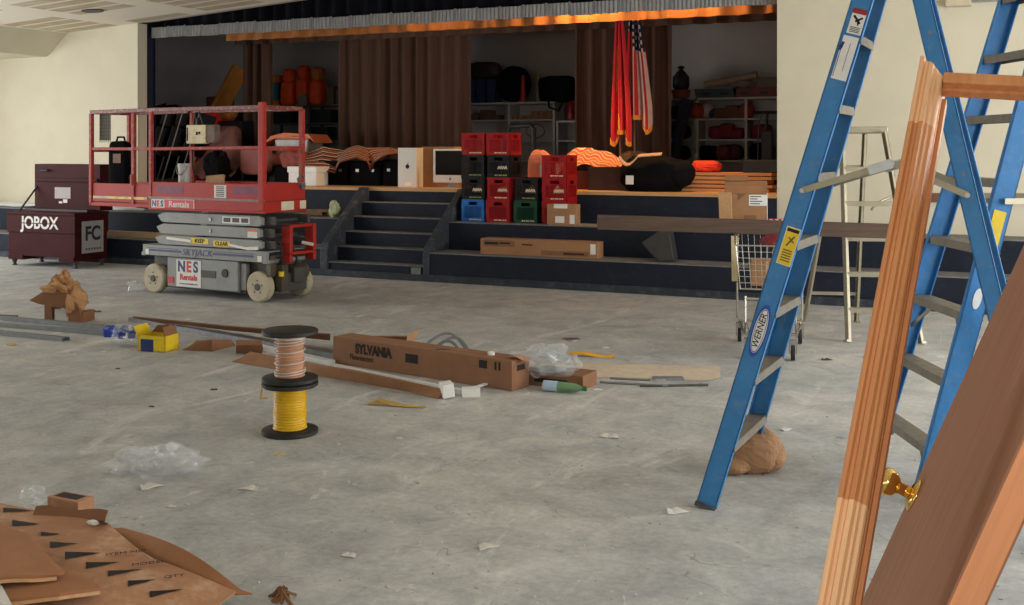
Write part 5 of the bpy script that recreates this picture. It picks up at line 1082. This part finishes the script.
# second blue ladder, farther right
FB = W(1.91, 5.2)
LB = thing('step_ladder', 'second blue fibreglass step ladder, half hidden behind the wooden door frame at right', 'step ladder', FB)
wB = W(-.01, 1) - W(0, 0); dB = W(1, .01) - W(0, 0)
fpB, rpB, wB, dB, up = ladder(LB, FB, wB, dB, .76, .045, .285, 1.45, .23, 2.62, M_fib, .5, [.25+.312*i for i in range(8)], rail=(.1, .032))
s = part('spreader', LB, M_alu, lambda b: b.bar(fpB(-1, 1.4)-wB*.02, rpB(-1, 1.4)-wB*.02, .006, .028, up), world=True)
s = part('spreader', LB, M_alu, lambda b: b.bar(fpB(1, 1.4)+wB*.02, rpB(1, 1.4)+wB*.02, .006, .028, up), world=True)
yb_, MyB = railplate(LB, 'warning_label', M_yellow, fpB, -1, zl(226, 5.42), .03, .085, M0=railM(fpB, -1, zl(226, 5.42), wB, dB))
railplate(LB, 'white_oval_sticker', M_paper, fpB, -1, 0, 0, 0, poly=ell(.02, .05), M0=railM(fpB, -1, zl(294, 5.42), wB, dB))
# aluminium ladder in the background
FC = W(2.71, 8.9) ; FC = W(2.85, 9.53)
LC = thing('step_ladder', 'old aluminium step ladder standing in the background beside the shopping cart', 'step ladder', FC)
ladder(LC, FC, W(.52, -.08) - W(0, 0), W(-.12, 1) - W(0, 0), .62, .065, .24, 1.15, .26, 1.80, M_alu, .5, [.28, .58, .88, 1.18, 1.48], True, (.07, .025))
part('paint_shelf', LC, M_alu, lambda b: b.tube([FC + Vector((.12, .62, 1.1)), FC + Vector((.16, .9, 1.16)), FC + Vector((.28, .98, 1.22)), FC + Vector((.4, .9, 1.14))], .012, 6), world=True)
# ================================================================= shopping cart with plank and carton
cd = W(.206, .93) - W(0, 0); cd.normalize(); rz = math.atan2(cd.y, cd.x) - PI/2
P0 = W(1.99, 8.62)
SCt = thing('shopping_cart', 'wire shopping cart under the long plank, its nose towards the camera', 'shopping cart', P0, rz)
def wire(b, pts, r=.0045): b.tube(pts, r, 6)
def cart_basket(b):
    zb0, zb1, zt0, zt1 = .56, .50, .90, 1.0; y0, y1 = .0, .92; wf, wr = .265, .29
    def q(t, s, k):               # t along (0 nose..1 handle), s side, k height 0..1
        y = y0 + (y1-y0)*t - .05*k*(1-t); w = (wf + (wr-wf)*t)*(.86+.14*k); z = (zb0+(zb1-zb0)*t)*(1-k) + (zt0+(zt1-zt0)*t)*k
        return Vector((s*w, y, z))
    for k in [i/7 for i in range(8)]:
        r = .007 if k in (0, 1) else .0035
        wire(b, [q(1, -1, k), q(0, -1, k), q(0, 1, k), q(1, 1, k)], r)
    for i in range(19):
        t = i/18
        for s in (-1, 1): wire(b, [q(t, s, 0), q(t, s, 1)], .003)
    for i in range(12):
        s = -1+2*i/11; wire(b, [q(0, s, 1), q(0, s, 0), q(1, s, 0), q(1, s, 1)], .003)
    wire(b, [q(1, -1, 1), q(1, 1, 1)], .007)
part('basket', SCt, M_chrome, cart_basket)
part('frame', SCt, M_chrome, lambda b: [b.tube([(s*.26, .95, 1.02), (s*.27, .93, .5), (s*.27, .95, .2), (s*.25, .9, .16), (s*.2, .12, .2), (s*.19, .02, .3), (s*.19, .04, .5)], .0095, 8) for s in (-1, 1)] + [b.tube([(-.2, .12, .2), (.2, .12, .2)], .012, 8), b.tube([(-.19, .02, .3), (.19, .02, .3)], .01, 8), b.tube([(-.19, .04, .48), (.19, .04, .48)], .012, 8), b.tube([(-.26, .9, .18), (.26, .9, .18)], .012, 8)])
part('lower_rack', SCt, M_chrome, lambda b: [b.tube([(-.2+.04*i, .12, .2), (-.24+.048*i, .9, .17)], .004, 6) for i in range(11)])
hd = part('handle', SCt, mat('red_handle', (170, 30, 34), .5), lambda b: b.tube([(-.29, 1.0, 1.03), (.29, 1.0, 1.03)], .016, 10))
part('handle_print', hd, M_white, lambda b: [b.box((-.2+.05*i, .982, 1.02), (-.175+.05*i, .985, 1.04)) for i in range(9)])
part('handle_end', hd, M_black, lambda b: [b.box((x-.03, .96, .99), (x+.03, 1.03, 1.06)) for x in (-.29, .29)], bevel=.008)
part('cream_side_panel', SCt, mat('cream_plastic', (206, 190, 150), .5, var=.1), lambda b: b.bar((-.28, .5, .56), (-.285, .5, .93), .05, .02, (0, 1, 0)))
part('child_seat_flap', SCt, M_chrome, lambda b: [b.tube([(-.24, y, .965), (.24, y, .965)], .004, 6) for y in [.62+.03*i for i in range(12)]] + [b.tube([(x, .6, .965), (x, .97, .965)], .005, 6) for x in (-.24, .24)])
for x, y in ((-.17, .12), (.17, .12), (-.25, .9), (.25, .9)):
    c = part('caster_fork', SCt, M_chrome, lambda b: (b.box((x-.03, y-.02, .12), (x+.03, y+.03, .16)), b.box((x-.03, y-.01, .05), (x-.022, y+.03, .14)), b.box((x+.022, y-.01, .05), (x+.03, y+.03, .14))))
    part('wheel', c, M_rubber, lambda b: b.lathe([(.01, -.016), (.06, -.016), (.063, 0), (.06, .016), (.01, .016)], (x, y-.005, .063), 'x', 22))
CMt = SCt.matrix_basis
t = thing('cardboard_box', 'brown cardboard box lying inside the shopping cart basket', 'cardboard box', CMt @ Vector((-.02, .3, .562)), rz+.05)
part('carton_body', t, M_card, lambda b: b.box((-.13, -.1, 0), (.1, .12, .2)), bevel=.004)
part('carton_side', t, M_cardedge, lambda b: b.box((-.02, -.102, .005), (.0, -.1005, .195)))
t = thing('cardboard_box', 'small upright carton beside the larger box in the shopping cart', 'cardboard box', CMt @ Vector((.1, .5, .56)), rz)
part('carton_body', t, M_card2, lambda b: b.box((-.06, -.05, 0), (.07, .08, .28)), bevel=.004)
t = thing('cardboard_box', 'opened cardboard carton with a white label standing on the shopping cart', 'cardboard box', CMt @ Vector((-.21, .79, .972)), rz)
def opencarton(b):
    b.box((-.13, -.14, 0), (.19, .14, .3))
part('carton_body', t, M_card, opencarton, bevel=.004)
part('raised_flap', t, mat('carton_inner', (150, 106, 70), .85), lambda b: (b.box((-.165, .13, .28), (.19, .14, .40)), b.box((-.165, .13, .39), (.03, .138, .44)), b.bar((.0, -.14, .30), (.0, -.1, .36), .3, .005, (0, 1, 0))))
part('side_flap', t, MATS['cardboard_edge'], lambda b: b.bar((-.145, -.15, .03), (-.155, -.17, .31), .11, .006, (.3, 1, 0)))
part('address_label', t, M_paper, lambda b: b.box((.04, -.1425, .2), (.19, -.1405, .29)))
part('label_print', t, M_greydark, lambda b: [b.box((.05, -.144, .212+.02*i), (.05+[.08, .1, .06, .09][i], -.1427, .22+.02*i)) for i in range(4)])
part('printed_curve', t, M_card2, lambda b: (b.prism([(.19, .02), (.19, .12), (.16, .06), (.11, .02)], -.1418, -.1405, 'y'), b.box((-.0, -.1418, .08), (.1, -.1405, .12)), b.prism([(-.05, .3), (.02, .3), (-.05, .24)], -.1418, -.1405, 'y')))
part('white_edge_tape', t, M_paper, lambda b: b.box((.186, -.143, .0), (.1915, .1, .3)))
for px, c in ((722, (70, 70, 78)), (738, (150, 40, 40)), (752, (60, 60, 60))):
    pass
solo('red_pouch', 'small dark red pouch inside the shopping cart under the plank', 'pouch', mat('dark_pouch', (120, 34, 40), .6), lambda b: b.blob((0, 0, .05), (.2, .16, .12), 10, 14, .15, 3), CMt @ Vector((.02, .56, .84)))
pa, pc = W(.70, 9.16, 1.045), W(3.17, 9.2, .965)
PL = thing('wooden_beam', 'long weathered brown beam balanced across the shopping cart', 'beam', (pa+pc)/2)
part('beam', PL, mat('weathered_beam', (78, 60, 48), .85, var=.3, scale=5, stretch=(.5, .5, 9)), lambda b: b.bar(pa, pc, .085, .118), world=True, bevel=.004)
# ================================================================= wooden door frame leaning in the foreground
M_fir = mat('tan_fir', (216, 154, 102), .45, var=.2, scale=7, stretch=(9, 9, .35), spec=.35, rgb2=(192, 124, 80))
M_firpale = mat('pale_fir', (234, 184, 138), .6, var=.15, scale=7, stretch=(9, 9, .35))
pdir = (W(.3214, .478, .818) - W(0, 0)).normalized()
hdir = (W(.885, -.458, -.08) - W(0, 0)); hdir = (hdir - pdir*hdir.dot(pdir)).normalized()
nd = pdir.cross(hdir).normalized()                                  # away from the camera
if nd.dot(W(0, 1) - W(0, 0)) < 0: nd = -nd
FM = Matrix((hdir, nd, pdir)).transposed().to_4x4(); FM.translation = W(.0655, 1.018, 0)
FR = thing('door_frame', 'unfinished wooden door frame leaning in the right foreground', 'door frame', M=FM)
LJ = 2.195
# local x across the opening, y away from the viewer, z along the jamb
PROF = [(x*.74+.001, y) for x, y in [(-.03, .03), (-.03, .004), (-.026, -.002), (-.018, -.004), (-.014, .002), (-.008, .002), (-.004, -.004), (.006, -.006), (.011, .001), (.016, .001), (.02, .006), (.027, .008), (.03, .012), (.03, .03)]]
def casing(b, x0, sgn, z0, z1, mitre=0.):
    # moulded casing, its head cut to a mitre (outer side higher)
    P = [(x0 + sgn*x, y) for x, y in PROF]; k = len(P); vs = []
    for x, y in P: vs.append((x, y, z0))
    for (x, y), (px_, _) in zip(P, PROF): vs.append((x, y, z1 - (px_+.022)*mitre))
    fs = [tuple(range(k)), tuple(range(2*k-1, k-1, -1))]
    for i in range(k): j = (i+1) % k; fs.append((i, i+k, j+k, j))
    b.add(vs, fs)
zr0, zr1 = 1.374, 2.074                                              # the darker length of the jamb; the two ends are paler
for x0, sg, nm in ((.0, 1, 'jamb'), (.80, -1, 'jamb')):
    zb = .06 if sg > 0 else .16
    j = part(nm, FR, M_fir, lambda b: b.box((x0+sg*.004, .03, zb), (x0+sg*.024, .075, LJ+.01)))
    part('casing', j, M_firpale, lambda b: casing(b, x0, sg, zb, zr0)); part('casing', j, M_fir, lambda b: casing(b, x0, sg, zr0, zr1)); part('casing', j, M_firpale, lambda b: casing(b, x0, sg, zr1, LJ+.035, .9))
    part('door_stop', j, M_fir, lambda b: b.box((x0+sg*.024, .048, zb), (x0+sg*.031, .07, LJ-.03)))
h = part('head_jamb', FR, M_fir, lambda b: b.box((.024, .012, LJ-.018), (.776, .05, LJ+.006)), bevel=.002)
part('head_stop', h, M_fir, lambda b: b.box((.024, .03, LJ-.024), (.776, .048, LJ-.018)))
# ================================================================= brown door slab
far0, near0 = W(.392, 2.3, 0), W(.138, 1.55, 0)
ld = (W(.455, 0, 1) - W(0, 0)); ld.normalize()
aw = far0 - near0; aw -= ld*aw.dot(ld); dw = .79; aw.normalize()
nn = aw.cross(ld).normalized()
if nn.dot(W(-1, 0) - W(0, 0)) < 0: nn = -nn                          # the visible face looks left
DM = Matrix((aw, nn, ld)).transposed().to_4x4(); DM.translation = near0
if DM.to_3x3().determinant() < 0: pass
DR = thing('door_slab', 'brown flush door slab with a brass knob, leaning inside the wooden frame', 'door', M=DM)
M_slab = mat('brown_door_skin', (156, 112, 88), .7, spec=.2, var=.14, scale=6, stretch=(6, 6, .6), dirt=(150, 112, 90), dirtscale=20, dirtamt=.3)
M_doorwood = mat('door_edge_wood', (224, 150, 102), .55, var=.14, scale=6, stretch=(8, 8, .4))
zlo = .13
part('door_skin', DR, M_slab, lambda b: (b.box((.0, -.0, zlo), (dw, -.003, 1.86)), b.box((.0, -.043, zlo), (dw, -.046, 1.86))))
part('door_edge', DR, M_doorwood, lambda b: b.box((-.001, -.043, zlo), (dw, -.003, 1.86)), bevel=.001)
M_brass = mat('polished_brass', (240, 200, 118), .13, 1., var=0)
kz = 1.145
for sgn, y0 in ((1, 0.), (-1, -.046)):
    k = part('door_knob', DR, M_brass, lambda b: b.lathe([(.012, y0), (.0125, y0+sgn*.03), (.014, y0+sgn*.034), (.024, y0+sgn*.042), (.0285, y0+sgn*.055), (.027, y0+sgn*.066), (.018, y0+sgn*.072), (.004, y0+sgn*.073)], (dw-.062, 0, kz), 'y', 32), smooth=True, auto=False)
    part('rosette', k, M_brass, lambda b: b.lathe([(.014, y0+sgn*.012), (.024, y0+sgn*.009), (.033, y0+sgn*.003), (.034, y0+sgn*.0)], (dw-.062, 0, kz), 'y', 32), smooth=True, auto=False)
part('latch_plate', DR, M_brass, lambda b: b.box((dw, -.036, kz-.03), (dw+.0015, -.01, kz+.03)))
part('latch_bolt', DR, M_steel, lambda b: b.box((dw, -.03, kz-.009), (dw+.012, -.016, kz+.009)), bevel=.002)
# ================================================================= flattened cardboard in the lower left corner
def sheet(name, label, pts, m, thick=.006, wob=.012, seed=0, nu=30, nv=16, parent=None, curl=0., off=0.):
    # pts: rows of (px, py, z) control points
    rows = [[fl(*p) for p in r] for r in pts]
    rnd = random.Random(seed); ph = [rnd.uniform(0, 6) for _ in range(3)]
    def poly(e, s):
        k = s*(len(e)-1); i = min(int(k), len(e)-2); f = k-i; return e[i].lerp(e[i+1], f)
    def fn(s, t):
        k = t*(len(rows)-1); i = min(int(k), len(rows)-2); f = k-i; f = f*f*(3-2*f) if len(rows) > 2 else f
        p = poly(rows[i], s).lerp(poly(rows[i+1], s), f)
        p.z += wob*(math.sin(7*s+ph[0]+2*t) + .6*math.sin(13*s+ph[1]-5*t))*.5 + off
        return p
    b = MB(); b.grid(fn, nu, nv, thick)
    if parent: return b.build(name, m, parent, world=True), fn
    o = fn(.5, .5); o = Vector((o.x, o.y, 0))
    t = thing(name, label, 'cardboard', o); b.build('board', m, t, world=True)
    return t, fn
M_heap = mat('heap_cardboard', (162, 112, 76), .85, var=.1, scale=6)
M_heap2 = mat('heap_cardboard_pale', (172, 126, 94), .85, var=.12, scale=6, dirt=(206, 180, 154), dirtscale=6, dirtamt=.5)
HB, fb = sheet('flattened_carton', 'large buckled brown cardboard sheet with a row of black triangles, lower left corner', [[(-40, 497, .12), (45, 513, .13), (108, 523, .13), (150, 560, .10), (236, 594, .05)], [(-60, 520, .12), (20, 542, .13), (70, 560, .12), (130, 588, .08), (210, 614, .03)], [(-120, 545, .1), (-40, 575, .09), (20, 605, .06), (90, 640, .03), (160, 680, .01)]], M_heap2, .006, .012, 3, 40, 24)
def tri_on(fn, s, t, ln, wd, rot):       # slender black wedge printed on a sheet
    o = fn(s, t) + Vector((0, 0, .0022)); a = math.radians(rot)
    dx = Vector((math.cos(AN+a), math.sin(AN+a), 0)); dy = Vector((-math.sin(AN+a), math.cos(AN+a), 0))
    return [o + dy*wd*.5, o - dy*wd*.5, o + dx*ln]
b = MB()
TRI = [(3, 512, 30, 5, -2), (12, 525, 28, 6, -4), (41, 536, 20, 4, -2), (50, 547, 29, 6, 4), (65, 558, 36, 8, 7), (86, 568, 34, 7, 10), (108, 576, 34, 6, 12), (128, 586, 30, 6, 14), (150, 597, 34, 6, 16)]
def onsheet(fn, px, py):
    best = None
    for i in range(81):
        for j in range(41):
            p = fn(i/80, j/40); Z = CA*p.y - SA*p.x; X = CA*p.x + SA*p.y
            e = (512+F*X/Z-px)**2 + (YH+F*(HC-p.z)/Z-py)**2
            if best is None or e < best[0]: best = (e, p.copy(), i/80, j/40)
    return best
def sheetpoly(b, fn, pts, up_=.004):
    vs = [onsheet(fn, *p)[1] + Vector((0, 0, up_)) for p in pts]
    b.add(vs, [tuple(range(len(vs)))])
for x, y, ln, h, r in TRI:
    k = ln
    # wedge: blunt end left, point right, kept on the sheet by short steps
    n = 4; top, bo = [], []
    for i in range(n+1):
        f = i/n; hh = h*(1-f); yy = y - math.tan(math.radians(r))*k*f*.6 + 0
        top.append((x+k*f, yy-hh/2)); bo.append((x+k*f, yy+hh/2))
    def pp(q):
        best = onsheet(fb, *q); s0, t0 = best[2], best[3]
        # refine
        for it in range(2):
            st = .012/(4**it)
            c = min(((lambda p: ((512+F*(CA*p.x+SA*p.y)/(CA*p.y-SA*p.x)-q[0])**2 + (YH+F*(HC-p.z)/(CA*p.y-SA*p.x)-q[1])**2))(fb(min(1, max(0, s0+a*st)), min(1, max(0, t0+c*st)))), a, c) for a in range(-4, 5) for c in range(-4, 5))
            s0 = min(1, max(0, s0+c[1]*st)); t0 = min(1, max(0, t0+c[2]*st))
        return fb(s0, t0) + Vector((0, 0, .0095))
    T = [pp(q) for q in top]; Bq = [pp(q) for q in bo[:-1]]
    vs = T + Bq; fs = []
    for i in range(n-1): fs.append((i, i+1, n+1+i+1, n+1+i))
    fs.append((n-1, n, 2*n))
    b.add(vs, fs)
b.build('black_triangles', M_ink, HB, world=True)
def printed(txt, px, py, size, rot):
    o = onsheet(fb, px, py)[1]; Mx = HB.matrix_basis.inverted() @ Matrix.Translation(o + Vector((0, 0, .02))) @ Matrix.Rotation(AN + math.radians(rot), 4, 'Z')
    text(txt, size, M_ink, HB, (0, 0, 0), M=Mx, ext=.0003)
printed('ITEM NO', 126, 557, .036, 20); printed('MODEL', 148, 568, .036, 20); printed('QTY', 174, 581, .036, 20)
part('torn_flap', HB, M_card2, lambda b: (b.grid(lambda s, q: fl(32+72*s, 517+5*s, .125) + Vector((0, .02*q, .04*q*(1+.15*math.sin(9*s)))), 20, 4, .006), b.add([fl(98, 520, .13), fl(110, 523, .13), fl(103, 522, .2), fl(104, 521.5, .2)], [(0, 1, 2), (0, 1, 3)])), world=True)
part('long_edge_flap', HB, M_heap, lambda b: b.grid(lambda s, q: fl(108+128*s, 528+66*s + 8*math.sin(PI*s), .10-.05*s) + Vector((.05*q, .03*q, .04*math.sin(PI*min(1, s*1.1))*q*1.6)), 24, 5, .005), world=True)
HT = thing('carton_stub', 'small standing carton end with a dark opening behind the cardboard sheets', 'cardboard box', fl(66, 533))
part('carton_end', HT, M_heap2, lambda b: b.box((-.09, -.02, 0), (.09, .07, .15)), bevel=.003); part('dark_opening', HT, M_ink, lambda b: b.box((-.07, -.0, .1502), (.06, .055, .1512)))
solo('plastic_wrap', 'small clump of clear plastic wrap on the back edge of the cardboard sheets', 'plastic wrap', MATS['clear_wrap'], lambda b: b.blob((0, 0, .16), (.12, .08, .07), 12, 18, .5, 12), fl(32, 534))
HA, fa = sheet('flattened_carton', 'smooth brown cardboard sheet lying uppermost in the lower left corner', [[(-80, 520, .17), (-10, 522, .17), (26, 536, .165), (52, 562, .155)], [(-80, 540, .17), (-20, 548, .17), (30, 560, .16), (64, 574, .15)], [(-80, 580, .16), (-20, 581, .16), (30, 579, .155), (58, 576, .15)]], M_heap, .01, .006, 8)
part('cut_edge', HA, M_cardedge, lambda b: b.grid(lambda s, q: fa(s, 1) + Vector((-.002, -.004, -.012*q)), 24, 2, .003), world=True)
HC_, fc_ = sheet('flattened_carton', 'lower smooth brown cardboard sheet beneath the uppermost one, lower left corner', [[(-80, 560, .10), (0, 566, .12), (60, 572, .12), (78, 574, .118)], [(-80, 600, .12), (0, 602, .12), (60, 597, .12), (101, 590, .11)]], M_heap, .01, .004, 14)
part('cut_edge', HC_, M_cardedge, lambda b: b.grid(lambda s, q: fc_(s, 1) + Vector((-.002, -.004, -.012*q)), 24, 2, .003), world=True)
HD, fd_ = sheet('flattened_carton', 'bottom brown cardboard sheet running out of the lower edge of the photo at left', [[(-80, 590, .04), (40, 594, .06), (110, 594, .06), (130, 596, .055)], [(-80, 690, .04), (60, 690, .05), (150, 690, .05), (230, 680, .03)]], M_heap, .008, .004, 19)
solo('paper_sheet', 'white sheet of paper lying on the cardboard at the left edge', 'paper', M_paper, lambda b: b.grid(lambda s, q: (lambda p: p)(fl(-50+50*s+12*q*s, 583+22*q, .135)) , 6, 6, .002), tuple(fl(0, 595)), 0, world=True)
solo('white_chip', 'white plaster chip lying on the buckled cardboard sheet', 'chip', M_paper, lambda b: b.blob((0, 0, .01), (.055, .03, .02), 8, 12, .2, 2), onsheet(fb, 94, 528)[1] + Vector((0, 0, .01)), AN-.4)
solo('straw_scraps', 'twisted brown scraps at the right end of the cardboard heap', 'scraps', mat('brown_scraps', (120, 84, 56), .9, var=.3), lambda b: [b.tube([(.1*random.random()-.05, .06*random.random(), .008), (.05*random.random(), .0, .03+.03*random.random()), (.1*random.random(), -.03, .008)], .006, 5) for _ in range(9)], fl(276, 601))
# ================================================================= light and camera
def area(name, loc, rot, sx, sy, power, col=(1, 1, 1)):
    l = bpy.data.lights.new(name, 'AREA'); l.shape = 'RECTANGLE'; l.size = sx; l.size_y = sy; l.energy = power; l.color = col
    o = bpy.data.objects.new(name, l); COL.objects.link(o); o.location = loc; o.rotation_euler = rot; return o
# daylight through the windows of the two side walls; the light at the back wall is added fill, no window
area('window_daylight_left', (WL+.05, 6.5, 1.75), (0, -PI/2, 0), 2.0, 9.0, 520, (.97, .98, 1))
area('window_daylight_right', (WR-.05, 7.0, 2.0), (0, PI/2, 0), 2.2, 8.0, 430, (.97, .98, 1))
area('fill_light_back', (-5.0, WB+.05, 2.2), (PI/2, 0, 0), 12., 1.6, 80, (.95, .98, 1))
area('doorway_daylight_right', (WR-.06, 9.6, 1.3), (0, PI/2, 0), 2.2, 1.6, 110, (1, .99, .95))
# lamp strip over the stage, behind the front valance
for u, p in ((-5.4, 72), (-4.0, 40), (-7.6, 12)):
    area('stage_lamp', (u, 13.5, 3.95), (math.radians(14), 0, 0), .5, .12, p, (1, .55, .2))
l = bpy.data.lights.new('camera_flash', 'POINT'); l.energy = 42; l.shadow_soft_size = .03; l.color = (1, .98, .95)
o = bpy.data.objects.new('camera_flash', l); COL.objects.link(o); o.location = W(.03, .02, HC+.14)
w = bpy.data.worlds.new('world'); SC.world = w; w.use_nodes = True
w.node_tree.nodes['Background'].inputs[0].default_value = (.6, .7, .8, 1); w.node_tree.nodes['Background'].inputs[1].default_value = .3
cam = bpy.data.cameras.new('camera'); co = bpy.data.objects.new('camera', cam); COL.objects.link(co)
co.location = (0, 0, HC); co.rotation_euler = (PI/2, 0, AN)
cam.sensor_width = 36; cam.lens = F * 36 / 1024; cam.shift_y = -(302.5 - YH) / 1024; cam.clip_start = .02
SC.camera = co
vs = SC.view_settings; vs.view_transform = 'Standard'; vs.look = 'None'; vs.gamma = 1; vs.use_curve_mapping = False; vs.exposure = 0
